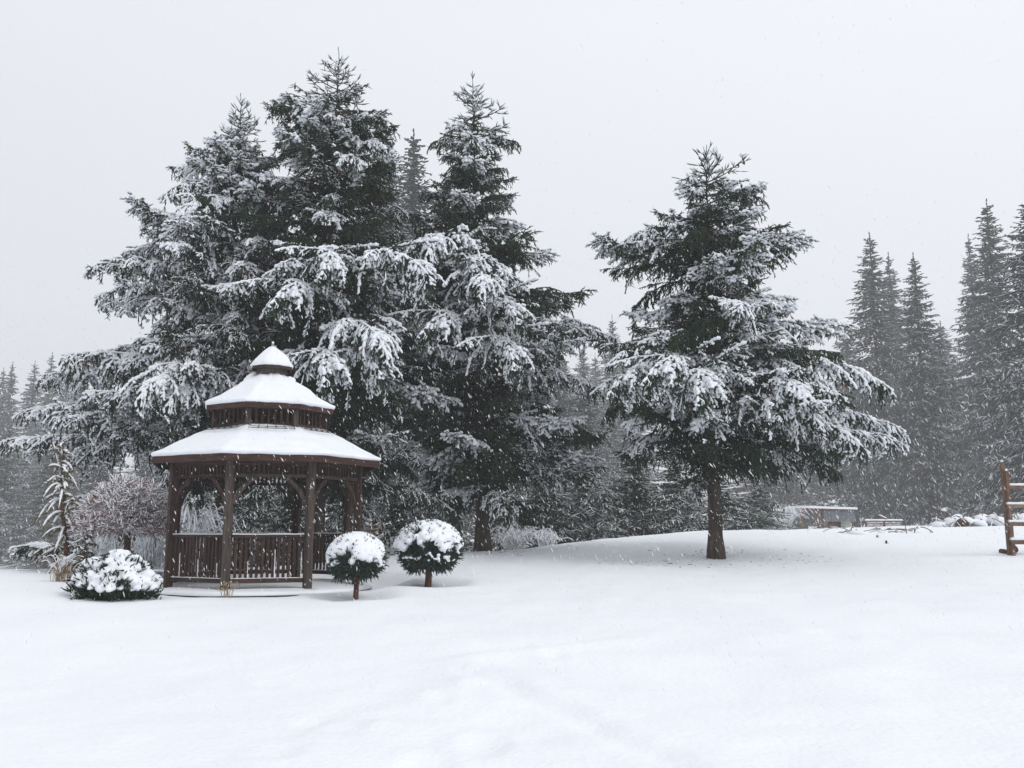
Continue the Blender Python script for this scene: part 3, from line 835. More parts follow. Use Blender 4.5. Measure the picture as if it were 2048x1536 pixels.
def part(name, acc, mats, parent=gazebo, smooth=False, mesh_name=None):
    return link(name, acc.mesh(mesh_name or name, mats if isinstance(mats, list) else [mats], smooth), parent)
def board(name, a, b, w, h, m, parent=gazebo, up=(0, 0, 1)):
    A = Acc(); A.box(a, b, w, h, up=up); return part(name, A, m, parent)
def revolve(prof, corner=1.0, N=96, noise=0.0, seed=0, wob=None):
    """Octagonal body from a profile of (radius, z); corner 1 = sharp octagon, 0 = round."""
    a = np.arange(N) * 2 * math.pi / N
    off = (a - ANG[0]) % R(45) - R(22.5)
    oc = math.cos(R(22.5)) / np.cos(off)
    k = corner * oc + (1 - corner) * 0.975
    V = []
    for i2, (r_, z_) in enumerate(prof):
        nz = noise * fbm(np.cos(a) * 4 + i2 * .6, np.sin(a) * 4 + i2 * .8, seed, 3) if noise else a * 0
        V.append(np.stack([(r_ * k + nz) * np.sin(a), -(r_ * k + nz) * np.cos(a), z_ + nz], -1))
    V = np.concatenate(V)
    kk, j = np.meshgrid(np.arange(len(prof) - 1), np.arange(N), indexing='ij'); j2 = (j + 1) % N
    q = np.stack([kk * N + j, kk * N + j2, (kk + 1) * N + j2, (kk + 1) * N + j], -1).reshape(-1, 4)
    A = Acc(); A.add(V, q); return A

# deck, its rim and the snow on it
part('deck', revolve([(.02, -.02), (1.94, -.02), (1.94, -.12), (.02, -.12)]), M_WOOD)
A = revolve([(2.06, -.30), (2.06, -.075), (1.98, -.06), (1.98, -.30)], corner=0.0); rim = part('edging', A, M_WOOD)
A = revolve([(2.062, -.10), (2.085, -.095), (2.09, -.06), (2.05, -.038), (1.97, -.025), (1.8, -.006), (1.0, .012), (.02, .014)], corner=0.05, noise=.012, seed=4)
part('deck_snow', A, M_SNOW, smooth=True)
# posts, each with a lower and an upper beam between them
for k in range(8):
    a = ANG[k]
    A = Acc(); A.box(oct_pt(GR, a, -.1), oct_pt(GR, a, Z_EAVE - .02), .122, .122, up=oct_pt(1, a, 0)); part('post', A, M_WOOD_GREY if k in (0, 7) else M_WOOD)
EDGE_OPEN = 0                     # the side between post 0 and post 1 is the way in
z_frz = zpix(951, GCY - GR * .93)
for k in range(8):
    a, b = ANG[k], ANG[(k + 1) % 8]
    am = a + R(22.5)
    ap = GR
    d = oct_pt(1, b, 0) - oct_pt(1, a, 0); d /= np.linalg.norm(d)
    inn = .0675
    p0, p1 = oct_pt(ap, a, 0) + d * (inn + .012), oct_pt(ap, b, 0) - d * (inn + .012)
    nrm = oct_pt(1, am, 0)
    at = lambda z, off=0.0: (p0 + np.array([0, 0, z]) + nrm * off, p1 + np.array([0, 0, z]) + nrm * off)
    board('top_beam', *at(Z_EAVE - .10), .07, .14, M_WOOD_H)
    board('frieze_rail', *at(z_frz), .075, .055, M_WOOD_GREY if k in (0, 7) else M_WOOD)
    for q in range(14):
        f = (q + .7) / 14.4; c = p0 * (1 - f) + p1 * f
        board('frieze_slat', c + np.array([0, 0, z_frz + .03]), c + np.array([0, 0, Z_EAVE - .172]), .045, .02, M_WOOD, up=nrm)
    # curved braces in the corners
    for e0, dd in ((p0, d), (p1, -d)):
        n = 7; pts = []
        for i2 in range(n):
            th = i2 / (n - 1); hx = 2 * th * (1 - th) * .07 + th * th * .35; hz = (1 - th) ** 2 * .46 + 2 * th * (1 - th) * .17
            pts.append(e0 + dd * hx + np.array([0, 0, z_frz - .03 - hz]))
        A = Acc()
        V = []
        for i2, c in enumerate(pts):
            t = pts[min(i2 + 1, n - 1)] - pts[max(i2 - 1, 0)]; t /= np.linalg.norm(t); u = np.cross(nrm, t)
            V += [c + nrm * sx * .022 + u * sy * .035 for sx, sy in ((-1, -1), (1, -1), (1, 1), (-1, 1))]
        qd = [(i2 * 4 + j, i2 * 4 + (j + 1) % 4, i2 * 4 + 4 + (j + 1) % 4, i2 * 4 + 4 + j) for i2 in range(n - 1) for j in range(4)] + [(3, 2, 1, 0), (n * 4 - 4, n * 4 - 3, n * 4 - 2, n * 4 - 1)]
        A.add(V, qd); part('brace', A, M_WOOD_GREY if k in (7,) else M_WOOD)
    if k == EDGE_OPEN: continue
    top = board('hand_rail', *at(.88), .085, .05, M_WOOD_H)
    bot = board('bottom_rail', *at(.13), .055, .075, M_WOOD_H)
    for rl, z, w in ((top, .909, .075), (bot, .172, .05)):
        A = Acc(); u = np.linspace(0, 1, 14)[:, None]; q0, q1 = at(z)
        A.tubes(((q0 * (1 - u) + q1 * u) + np.array([0, 0, 1.0]) * (RNG.random((14, 1)) - .5) * .006)[None], (np.full((1, 14), w / 2) * (.85 + .2 * RNG.random((1, 14)))), 8, 0, squash=.38)
        part('rail_snow', A, M_SNOW, rl, True)
    for q in range(13):
        f = (q + .75) / 13.5; c = p0 * (1 - f) + p1 * f
        board('picket', c + np.array([0, 0, .168]), c + np.array([0, 0, .854]), .052, .022, M_WOOD, up=nrm)
        if (q * 7 + k * 3) % 5 == 0 and k in (7, 6, 2, 3):   # wind blown snow stuck to the picket edge
            A = Acc(); lo, hi = .19, .19 + .62 * random.uniform(.3, 1); e = c + d * .03 + nrm * .006
            u = np.linspace(lo, hi, 9)[:, None]; pts = e + u * np.array([0, 0, 1.0]) + RNG.normal(size=(9, 3)) * .002
            A.tubes(pts[None], (.005 + .006 * RNG.random((1, 9))), 5, 0); part('blown_snow', A, M_SNOW, gazebo, True)

def tier(r_out, r_in, z_e, z_t, tag_, fas_h, snow_t, seed, soffit=True):
    """One roof tier: roof shell, eight fascia boards, eight hip rafters, a blanket of snow."""
    part('roof', revolve([(r_in, z_t - .05), (r_out - .03, z_e - .035), (r_out - .03, z_e - .005), (r_in, z_t)], N=8 * 6), M_WOOD)
    for k in range(8):
        a, b = ANG[k], ANG[(k + 1) % 8]
        board('fascia_board', oct_pt(r_out, a, z_e - fas_h / 2), oct_pt(r_out, b, z_e - fas_h / 2), .035, fas_h, M_WOOD_H)
        if soffit: board('rafter', oct_pt(r_in, a, z_t - .10), oct_pt(r_out - .05, a, z_e - .085), .06, .09, M_WOOD)
    n = 12
    u = np.linspace(0, 1, n)
    prof = [(r_out - .06, z_e + .004), (r_out + .03, z_e - .004), (r_out + .055, z_e + .03), (r_out + .045, z_e + snow_t * .6), (r_out - .02, z_e + snow_t * .95)]
    prof += [(r_out - .07 + (r_in - r_out + .05) * t, z_e + snow_t + (z_t - z_e) * t + .012 * math.sin(t * math.pi)) for t in u[1:]]
    prof += [(r_in - .03, z_t + snow_t * .8), (r_in - .04, z_t)]
    part('roof_snow', revolve(prof, corner=.95, N=192, noise=.02, seed=seed), M_SNOW, smooth=True)
tier(RE, RL + .02, Z_EAVE, Z_LAN0 - .06, 'lower', .125, .10, 31)
tier(RE2, RC + .02, Z_EAVE2, Z_CUP0 - .05, 'upper', .095, .10, 41)
# lantern between the roofs
for k in range(8):
    a, b = ANG[k], ANG[(k + 1) % 8]; nrm = oct_pt(1, a + R(22.5), 0)
    d = oct_pt(1, b, 0) - oct_pt(1, a, 0); d /= np.linalg.norm(d)
    A = Acc(); A.box(oct_pt(RL, a, Z_LAN0 - .12), oct_pt(RL, a, Z_EAVE2 - .03), .085, .085, up=oct_pt(1, a, 0)); part('lantern_post', A, M_WOOD_GREY if k in (0, 7) else M_WOOD)
    p0, p1 = oct_pt(RL, a, 0) + d * .05, oct_pt(RL, b, 0) - d * .05
    up = np.array([0, 0, 1.0])
    board('lantern_rail', p0 + up * (Z_LAN0 + .045), p1 + up * (Z_LAN0 + .045), .05, .05, M_WOOD)
    board('lantern_rail', p0 + up * (Z_EAVE2 - .07), p1 + up * (Z_EAVE2 - .07), .05, .06, M_WOOD)
    for q in range(6):
        f = (q + .8) / 6.6; c = p0 * (1 - f) + p1 * f
        board('lantern_slat', c + up * (Z_LAN0 + .072), c + up * (Z_EAVE2 - .102), .04, .018, M_WOOD, up=nrm)
    # wire guard leaning out over the snow
    if k in (6, 7, 0, 1):
        A = Acc(); o = nrm * .05; fo = nrm * .24 - up * .085
        q0, q1 = p0 + o + up * (Z_LAN0 + .03), p1 + o + up * (Z_LAN0 + .03)
        ln = [(q0 + fo - d * .04, q1 + fo + d * .04), (q0 + fo * .5, q1 + fo * .5)] + [(q0 * (1 - f) + q1 * f, q0 * (1 - f) + q1 * f + fo + d * (.04 * (2 * f - 1))) for f in np.linspace(0, 1, 6)]
        A.tubes(np.array(ln), np.full((len(ln), 2), .006), 5); part('wire_guard', A, M_WIRE)
# cupola and its cap
part('cupola', revolve([(RC, Z_CUP0 - .12), (RC, Z_EAVE3), (.02, Z_EAVE3)], N=48), M_WOOD_GREY)
for k in range(8):
    board('fascia_board', oct_pt(RE3, ANG[k], Z_EAVE3 - .025), oct_pt(RE3, ANG[(k + 1) % 8], Z_EAVE3 - .025), .03, .06, M_WOOD_H)
part('roof', revolve([(RE3 - .02, Z_EAVE3), (.03, Z_CAP - .06)], N=48), M_WOOD)
hc = Z_CAP - Z_EAVE3
part('roof_snow', revolve([(RE3 - .03, Z_EAVE3 + .008), (RE3 + .025, Z_EAVE3), (RE3 + .035, Z_EAVE3 + .04), (RE3 - .01, Z_EAVE3 + .10), (.345, Z_EAVE3 + hc * .36), (.25, Z_EAVE3 + hc * .60), (.155, Z_EAVE3 + hc * .82), (.075, Z_EAVE3 + hc * .965), (.03, Z_CAP + .012), (.004, Z_CAP + .018)], corner=.5, noise=.015, seed=51), M_SNOW, smooth=True)
A = Acc(); A.tubes(np.array([[(0, 0, Z_CAP - .1), (0, 0, Z_CAP + .01), (0, 0, Z_CAP + .03), (0, 0, Z_CAP + .05), (0, 0, Z_CAP + .075)]]), np.array([[.025, .022, .034, .026, .01]]), 10); fin = part('finial', A, M_STONE, smooth=True)
A = Acc(); A.blob((.0, 0, Z_CAP + .085), .024, .026); part('finial_snow', A, M_SNOW, fin, True)
A = Acc()
for x_, z_, s_ in ((-.34, .03, .09), (-.37, -.02, .12), (-.43, -.06, .10), (-.30, .08, .06), (.36, -.02, .07), (.42, -.05, .07)): A.blob((x_, -.06, Z_CUP0 + z_), s_, s_ * .8)
link('cupola_snow', remesh(A, 'cupola_snow', .02, M_SNOW, 3), gazebo)

# ------------------------------------------------------------------ clipped ball shrubs
def ball_shrub(label, base, r, zc, seed, caps, snow_lo, poke):
    """zc: height of the ball's centre above ground; caps: snow coverage."""
    rng = np.random.default_rng(seed)
    g = gz(base[0], base[1])
    t = thing('ball_shrub', label, 'shrub', (base[0], base[1], g), group='clipped ball shrubs by the gazebo')
    A = Acc(); A.tubes(np.array([[(0, 0, -.1), (.01, 0, zc * .3), (0, .01, zc * .7), (0, 0, zc)]]), np.array([[.055, .047, .043, .04]]) * (r / .5), 10, rough=.08)
    part('trunk', A, M_BARK_RED, t, True)
    n = 1900
    v = rng.normal(size=(n, 3)); v /= np.linalg.norm(v, axis=1, keepdims=True)
    v = v[v[:, 2] > -.85]
    sh = np.array([r, r, r * .82])
    lum = 1 + .22 * (vnoise(v[:, :1] * 2.3 + seed, v[:, 1:2] * 2.3 + v[:, 2:3] * 1.7, seed))
    p = v * sh * lum * (.72 + .14 * rng.random((len(v), 1))) + np.array([0, 0, zc])
    d = v + rng.normal(size=v.shape) * .45 + np.array([0, 0, .25]); d /= np.linalg.norm(d, axis=1, keepdims=True)
    A = Acc(); needle_shoots(A, p, d, .09 + .10 * rng.random(len(p)), np.full(len(p), .018), 0, 8)
    A.blob((0, 0, zc), r * .74, r * .6, 0, 16, 10)
    part('foliage', A, M_NEEDLE_BLUE, t, True)
    A = Acc()
    for (vx, vy, vz, s) in caps(rng):
        A.blob(np.array([vx, vy, vz]) * sh * .97 + np.array([0, 0, zc]), s, s * .8)
    link('snow_cap', remesh(A, 'snow_cap', .019, M_SNOW, 2 if poke else 7), t)
    if poke:
        k = (v[:, 2] > .15) & (rng.random(len(v)) < .16)
        A = Acc(); q = v[k] * sh * .95 + np.array([0, 0, zc]); needle_shoots(A, q, d[k], np.full(k.sum(), .12), np.full(k.sum(), .014), 0, 10); part('shoot_tips', A, M_NEEDLE_BLUE, t, True)
    return t
def caps_dome(rng):
    out = []
    for k in range(420):
        z = rng.uniform(-.05, 1); a = rng.random() * 6.28
        if z < .20 + .24 * math.sin(a * 3 + .7) + .16 * math.sin(a * 7 + 1): continue
        h = math.sqrt(max(0, 1 - z * z)); out.append((h * math.cos(a), h * math.sin(a), z, .075 + .045 * z))
    for k in range(34):
        a = rng.random() * 6.28; z = rng.uniform(-.3, .2); h = math.sqrt(1 - z * z); out.append((h * math.cos(a), h * math.sin(a), z, .05 + .025 * rng.random()))
    return out
def caps_lumps(rng):
    out = []
    for k in range(520):
        z = rng.uniform(.05, 1); a = rng.random() * 6.28
        if z < .22 + .20 * math.sin(a * 4 + 2.2) + .16 * math.sin(a * 9 + 1) + .1 * rng.normal(): continue
        h = math.sqrt(max(0, 1 - z * z)); out.append((h * math.cos(a), h * math.sin(a), z, .045 + .05 * rng.random()))
    for k in range(110):
        a = rng.random() * 6.28; z = rng.uniform(-.45, .25); h = math.sqrt(1 - z * z); out.append((h * math.cos(a), h * math.sin(a), z, .022 + .025 * rng.random()))
    return out
ball_shrub('smaller clipped ball shrub under a smooth thick snow cap', BALL1, .43, P(711, 1117, 14.9)[2] - gz(BALL1[0], BALL1[1]), 61, caps_dome, .1, False)
ball_shrub('larger clipped ball shrub with needle tips poking through lumpy snow', BALL2, .60, P(866, 1098, 16.8)[2] - gz(BALL2[0], BALL2[1]), 62, caps_lumps, .1, True)

# ------------------------------------------------------------------ low mugo pine mound
b = foot(228, 14.6)
t = thing('mugo_pine', 'low dark spreading pine mound piled with snow left of the gazebo', 'shrub', tuple(b))
t.scale = (.86, .86, .88)
rng = np.random.default_rng(71)
A, S = Acc(), Acc()
pp, dd, ll = [], [], []
for k in range(330):
    a = rng.random() * 6.28; u = rng.random() ** .6
    tipr = u * .66 * (.82 + .4 * rng.random()); tz = (.60 * math.sqrt(max(0, 1 - u * u * .85)) - .04) * (.72 + .62 * rng.random() ** 1.5)
    tip = np.array([tipr * math.cos(a), tipr * math.sin(a) * .8, max(.05, tz)])
    if rng.random() < .42: tip[2] = rng.uniform(.02, max(.06, tip[2] * .8))
    for q in range(16):
        o = tip + rng.normal(size=3) * (.06, .06, .05); v = np.array([math.cos(a) * u, math.sin(a) * u, .75]) + rng.normal(size=3) * .5
        pp.append(o - v / np.linalg.norm(v) * .07); dd.append(v / np.linalg.norm(v)); ll.append(.09 + .08 * rng.random())
    if tip[2] > .10 and rng.random() < .80:
        s = .055 + .065 * rng.random()
        S.blob(tip + np.array([0, 0, .05]), s * 1.15, s * .75)
        S.blob(tip + np.array([math.cos(a) * -.09, math.sin(a) * -.09, .05]), s, s * .7)
        S.blob(tip + np.array([math.cos(a) * .07, math.sin(a) * .07, .02]), s * .7, s * .5)
needle_shoots(A, np.array(pp), np.array(dd), np.array(ll), np.full(len(pp), .017), 0, 7)
A.blob((0, 0, .18), .42, .22, 0, 18, 9)
part('foliage', A, M_NEEDLE, t, True)
link('snow_cap', remesh(S, 'snow_cap', .019, M_SNOW, 2), t)

# ------------------------------------------------------------------ twiggy shrubs
def arcs(n, rng, rx, ry, h, droop, K=7, r0=.008, start=.12):
    a = rng.random(n) * 6.28; u = .35 + .65 * rng.random(n)
    s = np.linspace(0, 1, K)[None]
    x = (start * rng.normal(size=(n, 1)) + np.cos(a)[:, None] * rx * u[:, None] * s ** .9)
    y = (start * rng.normal(size=(n, 1)) + np.sin(a)[:, None] * ry * u[:, None] * s ** .9)
    hh = h * (.6 + .5 * rng.random((n, 1)))
    z = hh * (np.sin(np.minimum(s * (1.25 + droop), 3.0) * math.pi / 2 / 1.25))
    pts = np.stack([x, y, z], -1) + np.cumsum(rng.normal(size=(n, K, 3)) * .012, 1)
    return pts, np.linspace(r0, r0 * .35, K)[None] * np.ones((n, 1))
def twig_shrub(label, loc, rx, ry, h, n, seed, droop=.6, name='bramble_bush', group=None, cat='shrub', snow_r=.013):
    rng = np.random.default_rng(seed)
    t = thing(name, label, cat, tuple(loc), group=group)
    pts, rad = arcs(n, rng, rx, ry, h, droop)
    # side twigs
    k = rng.integers(1, 6, size=n * 3); i2 = rng.integers(0, n, size=n * 3)
    st = pts[i2, k]; v = rng.normal(size=(n * 3, 3)) * (1, 1, .55); v /= np.linalg.norm(v, axis=1, keepdims=True)
    ln = (.12 + .3 * rng.random((n * 3, 1))) * min(1, h)
    s = np.linspace(0, 1, 4)
    tw = st[:, None] + v[:, None] * ln[:, None] * s[None, :, None] - np.array([0, 0, 1.0]) * (s[None, :, None] ** 2) * .06
    A = Acc(); A.tubes(pts, rad, 4); A.tubes(tw, np.full((n * 3, 4), .0042), 3)
    part('twigs', A, M_TWIG_DARK, t, True)
    A = Acc(); up = np.array([0, 0, 1.0])
    A.tubes(pts + up * snow_r * .7, np.full(rad.shape, snow_r) * (.5 + .8 * rng.random(rad.shape)), 5, 0, .8)
    A.tubes(tw + up * snow_r * .6, np.full((n * 3, 4), snow_r * .75) * (.3 + rng.random((n * 3, 4))), 4, 0, .8)
    part('snow_cover', A, M_SNOW, t, True)
    return t
G = 'frosted bramble bushes behind the lawn'
for px, D, rx, h, n, lab in ((375, 23.0, 1.2, 1.5, 90, 'frosted bare bush seen left of the gazebo between post and spruce trunk'),
                             (300, 24.0, 1.1, 1.5, 80, 'frosted bare bush behind the weeping tree trunk'),
                             (215, 25.0, 1.0, 1.2, 60, 'frosted bare bush between the golden conifer and the weeping tree'),
                             (1030, 30.5, 1.0, .8, 70, 'frosted brown brambles right beside the second spruce trunk'),
                             (1090, 32.5, .9, .7, 60, 'frosted brambles where the crest starts to rise'),
                             (1500, 47, 1.6, 1.25, 70, 'snowy arching brush right of the lone trunk'),
                             (1570, 52, 1.8, 1.35, 80, 'snowy arching brush left of the lean-to'),
                             (1310, 39, .9, .75, 50, 'low frosted bush at the crest left of the lone trunk'),
                             (740, 28, 1.0, .9, 60, 'dark bare bush behind the rusty conifer'),
                             (820, 30, 1.0, .8, 60, 'dark bare bush behind the clipped balls')):
    twig_shrub(lab, foot(px, D), rx, rx, h, n, int(px), group=G)

# weeping crown on a straight reddish trunk
b = foot(250, 18.6); rng = np.random.default_rng(81)
t = thing('weeping_tree', 'small weeping tree with a frosted pinkish umbrella crown', 'tree', tuple(b))
zf = P(250, 1062, 18.6)[2] - b[2]; zt = P(250, 958, 18.6)[2] - b[2]
A = Acc(); A.tubes(np.array([[(0, 0, -.1), (.02, 0, zf * .5), (0, .02, zf), (0, 0, zf + .2)]]), np.array([[.075, .06, .062, .05]]), 10, rough=.1); part('trunk', A, M_BARK_RED, t, True)
n = 64; a = rng.random(n) * 6.28; u = .5 + .5 * rng.random(n); s = np.linspace(0, 1, 9)[None]
rr = .95 * u[:, None] * s ** .75
top_ = (zt - zf) * (.35 + .6 * rng.random((n, 1)))
z = zf + .02 + top_ * np.sin(np.minimum(s * 2.1, 2.3)) * (1 - .75 * (rr / .97) ** 2.6)
pts = np.stack([rr * np.cos(a)[:, None], rr * np.sin(a)[:, None], z], -1) + np.cumsum(rng.normal(size=(n, 9, 3)) * .012, 1)
m_ = 8200; v0 = rng.normal(size=(m_, 3)); v0 /= np.linalg.norm(v0, axis=1, keepdims=True); v0[:, 2] = np.abs(v0[:, 2]) * 1.15 - .15
rad_ = (.55 + .45 * rng.random((m_, 1)) ** .6) * (1 + .10 * vnoise(v0[:, :1] * 4, v0[:, 1:2] * 4, 3))
st = v0 * rad_ * np.array([.97, .97, (zt - zf) * .95]) + np.array([0, 0, zf + .05])
v = v0 * .55 + rng.normal(size=(m_, 3)) * .55 + (0, 0, .1); v /= np.linalg.norm(v, axis=1, keepdims=True)
ln = .06 + .11 * rng.random((m_, 1)); s4 = np.linspace(0, 1, 3)
tw = st[:, None] + v[:, None] * ln[:, None] * s4[None, :, None]
A = Acc(); A.tubes(pts, np.linspace(.012, .004, 9)[None] * np.ones((n, 1)), 4); A.tubes(tw, np.full((m_, 3), .0055), 3); part('branches', A, M_TWIG, t, True)
A = Acc(); up = np.array([0, 0, 1.0]); A.tubes(pts[:, 3:] + up * .012, .011 * (.4 + rng.random((n, 6))), 4, 0, .8)
kk = rng.random(m_) < .66
A.tubes(tw[kk] + up * .009, .0125 * (.3 + rng.random((kk.sum(), 3))), 4, 0, .8); part('snow_cover', A, M_SNOW, t, True)

# slender golden conifer
b = foot(133, 18.4); H = P(125, 884, 18.4)[2] - b[2]
t = thing('golden_conifer', 'slender golden conifer with drooping snowy branches left of the weeping tree', 'tree', tuple(b))
lean = P(122, 884, 18.4)[0] - b[0]
link('trunk', trunk_mesh(H, .045, .008, lean, M_BARK_RED, sides=8), t)
rng = np.random.default_rng(5)
arcs_, pp, dd, ll = [], [], [], []
z = H - .06
while z > .30:
    f = 1 - z / H
    for k in range(2 if f < .3 else 3):
        L = (.06 + .50 * f ** .75) * rng.uniform(.3, 1.5); az = rng.random() * 6.28
        s_ = np.linspace(0, 1, 7); el0 = R(20) + rng.normal() * .35
        rr_ = L * s_; zz_ = z + L * (math.tan(el0) * s_ - (.55 + .8 * rng.random()) * s_ ** 2.2)
        c = np.stack([lean * z / H + rr_ * math.cos(az), rr_ * math.sin(az), zz_], -1); arcs_.append(c)
        for q in range(int(6 + L * 40)):
            t_ = rng.random() * 5.99; i2 = int(t_); o_ = c[i2] + (c[i2 + 1] - c[i2]) * (t_ - i2)
            v = np.array([math.cos(az), math.sin(az), 0]) * .6 + rng.normal(size=3) * .5 + (0, 0, -.55); pp.append(o_); dd.append(v / np.linalg.norm(v)); ll.append(.05 + .07 * rng.random())
    z -= (.05 + .06 * f) * rng.uniform(.4, 1.7)
for q in range(160):
    zz_ = rng.uniform(.3, H); v = rng.normal(size=3) + (0, 0, .3); pp.append((lean * zz_ / H, 0, zz_)); dd.append(v / np.linalg.norm(v)); ll.append(.08)
arcs_ = np.array(arcs_)
A = Acc(); needle_shoots(A, np.array(pp), np.array(dd), np.array(ll), np.full(len(pp), .012), 0, 6); A.tubes(arcs_, np.full(arcs_.shape[:2], .010), 4); part('branches', A, M_NEEDLE_GOLD, t, True)
A = Acc(); w_ = np.array([.5, .9, 1.1, 1.2, 1.1, .9, .2]); A.tubes(arcs_ + np.array([0, 0, .016]), .022 * w_[None] * (.75 + .5 * rng.random(arcs_.shape[:2])), 6, 0, .85); part('snow_cover', A, M_SNOW, t, True)
# rusty gold conifer behind the gazebo
b = foot(742, 21.8); H = P(742, 1040, 21.8)[2] - b[2]
t = thing('rusty_conifer', 'small rusty gold conifer behind the right gazebo posts', 'shrub', tuple(b))
link('trunk', trunk_mesh(H, .03, .008, 0, M_BARK_RED, sides=8), t)
z = H - .05
while z > .1:
    f = 1 - z / H
    for k in range(4): add_bough(t, z, random.random() * 6.28, (.1 + .28 * f ** .6) * random.uniform(.7, 1.1), 'mid', random.choice(('light', 'heavy')), .5, needle_mat=M_NEEDLE_RUST)
    z -= .11
# snow bowed bough of a low conifer at the left
b = foot(112, 19.4)
t = thing('dwarf_conifer', 'dwarf conifer bowed flat by snow left of the golden conifer', 'shrub', tuple(b))
link('trunk', trunk_mesh(.5, .03, .01, 0, M_BARK_RED, sides=8), t)
for az, L, z in ((math.pi, .85, .46), (math.pi + .35, .8, .44), (math.pi - .35, .8, .45), (math.pi + .75, .6, .42), (.2, .32, .4), (-1.4, .4, .42)):
    add_bough(t, z, az, L, 'heavy', 'heavy', .12, roll=0.0)
b = foot(165, 17.0)
t = thing('snowy_conifer', 'knee high conifer smothered in snow behind the low pine mound', 'shrub', tuple(b))
link('trunk', trunk_mesh(.8, .03, .01, 0, M_BARK_RED, sides=8), t)
for k in range(14): add_bough(t, .25 + .05 * k, k * 2.4, .42 - .02 * k, 'heavy', 'heavy', -.1)

def grass_tuft(label, loc, n, h, spread, seed, lean=(0, 0), heads=False, name='grass_tuft', cat='grass'):
    rng = np.random.default_rng(seed)
    t = thing(name, label, cat, tuple(loc))
    a = rng.random(n) * 6.28; s = np.linspace(0, 1, 6)[None]
    sp = spread * (.3 + .7 * rng.random((n, 1))); hh = h * (.6 + .5 * rng.random((n, 1)))
    pts = np.stack([(np.cos(a)[:, None] * sp + lean[0]) * s ** 1.3 + rng.normal(size=(n, 1)) * .07, (np.sin(a)[:, None] * sp + lean[1]) * s ** 1.3 + rng.normal(size=(n, 1)) * .07, hh * np.sin(s * 1.9) / 1.0 - .03], -1)
    A = Acc(); A.tubes(pts, np.linspace(.0055, .002, 6)[None] * np.ones((n, 1)), 3); part('stalks', A, M_STALK, t, True)
    A = Acc()
    if heads:
        for q in range(n): A.blob(pts[q, -1], .016, .016, 0, 6, 5)
    else: A.tubes(pts[::2, 2:] + np.array([0, 0, .006]), np.full((len(pts[::2]), 4), .007), 4)
    part('seed_heads' if heads else 'snow_cover', A, M_STALK if heads else M_SNOW, t, True)
grass_tuft('tan ornamental grass clump bending over beside the low pine mound', foot(122, 16.2), 55, .46, .34, 91, (.06, 0))
grass_tuft('thin dry flower stalks in front of the gazebo post', foot(452, 14.95), 16, .28, .14, 92, heads=True, name='dry_plant', cat='plant')

# ------------------------------------------------------------------ far right: lean-to, plank bed, stake, fence
D = 56.0
pL, pR = P(1602, 1060, D), P(1710, 1060, D)
zg = min(gz(pL[0], D), gz(pR[0], D)) - .1
shed = thing('lean_to', 'open wooden lean-to with a snowy roof and a grey side sheet', 'shed', (pL[0], D, zg))
W = pR[0] - pL[0]; zr = P(1650, 1018, D)[2] - zg
for x_, y_ in ((.08, 0), (1.1, .1), (1.34, 0), (W - .1, 0), (.08, 2.4), (W - .1, 2.4)):
    A = Acc(); A.box((x_, y_, 0), (x_, y_, zr - .08), .11, .11, up=(0, 1, 0)); part('post', A, M_FENCE, shed)
board('roof_panel', (-.1, 1.2, zr + .02), (W + .08, 1.2, zr - .08), 2.9, .06, M_FENCE, shed)
board('front_beam', (-.08, -.07, zr - .09), (W * .42, -.07, zr - .13), .05, .16, M_FENCE, shed)
A = Acc(); u = np.linspace(0, 1, 20)[:, None]
A.box((-.14, 1.2, zr + .13), (W + .12, 1.2, zr + .03), 3.0, .13); part('roof_snow', A, M_SNOW, shed, False)
A = Acc(); nn = 44; xs_ = np.linspace(1.38, W + .02, nn); yo = -.12 + .015 * np.sin(np.arange(nn) * 1.57)
V = np.concatenate([np.stack([xs_, yo, np.full(nn, zr - .10)], -1), np.stack([xs_, yo - .05, np.full(nn, zr - .76)], -1), np.stack([xs_, yo + .012, np.full(nn, zr - .10)], -1), np.stack([xs_, yo - .038, np.full(nn, zr - .76)], -1)])
A.add(V, [(k, k + 1, nn + k + 1, nn + k) for k in range(nn - 1)] + [(2 * nn + k + 1, 2 * nn + k, 3 * nn + k, 3 * nn + k + 1) for k in range(nn - 1)]); part('side_sheet', A, M_SHEET, shed)
g = gz(pL[0] + 2.0, D + .5)
A = Acc()
for q in range(6): A.box((pL[0] + 1.95, D + .55, g + .12 + q * .16), (pL[0] + 2.45, D + .60, g + .12 + q * .16), .5, .14)
o = link('timber_pile', A.mesh('timber_pile', [M_FENCE], False)); tag(o, 'reddish brown pile under the lean-to roof', 'pile')
A = Acc(); A.box((pL[0] + 2.55, D + .6, g + .42), (pL[0] + 3.15, D + .6, g + .42), .5, .5); A.box((pL[0] + 2.52, D + .6, g + .70), (pL[0] + 3.18, D + .6, g + .70), .56, .05)
o = link('pale_bin', A.mesh('pale_bin', [M_PALE], False)); tag(o, 'pale boxy bin under the right half of the lean-to', 'bin')
A = Acc(); A.blob((pL[0] + 2.65, D + 1.4, g + .75), .5, .35, bump=.25, seg=14, rings=9); A.blob((pL[0] + 3.0, D + 1.4, g + .6), .4, .5, bump=.25, seg=14, rings=9)
o = link('dark_tarp_heap', A.mesh('dark_tarp_heap', [M_DARKSTUFF])); tag(o, 'dark covered heap at the back of the lean-to', 'heap')

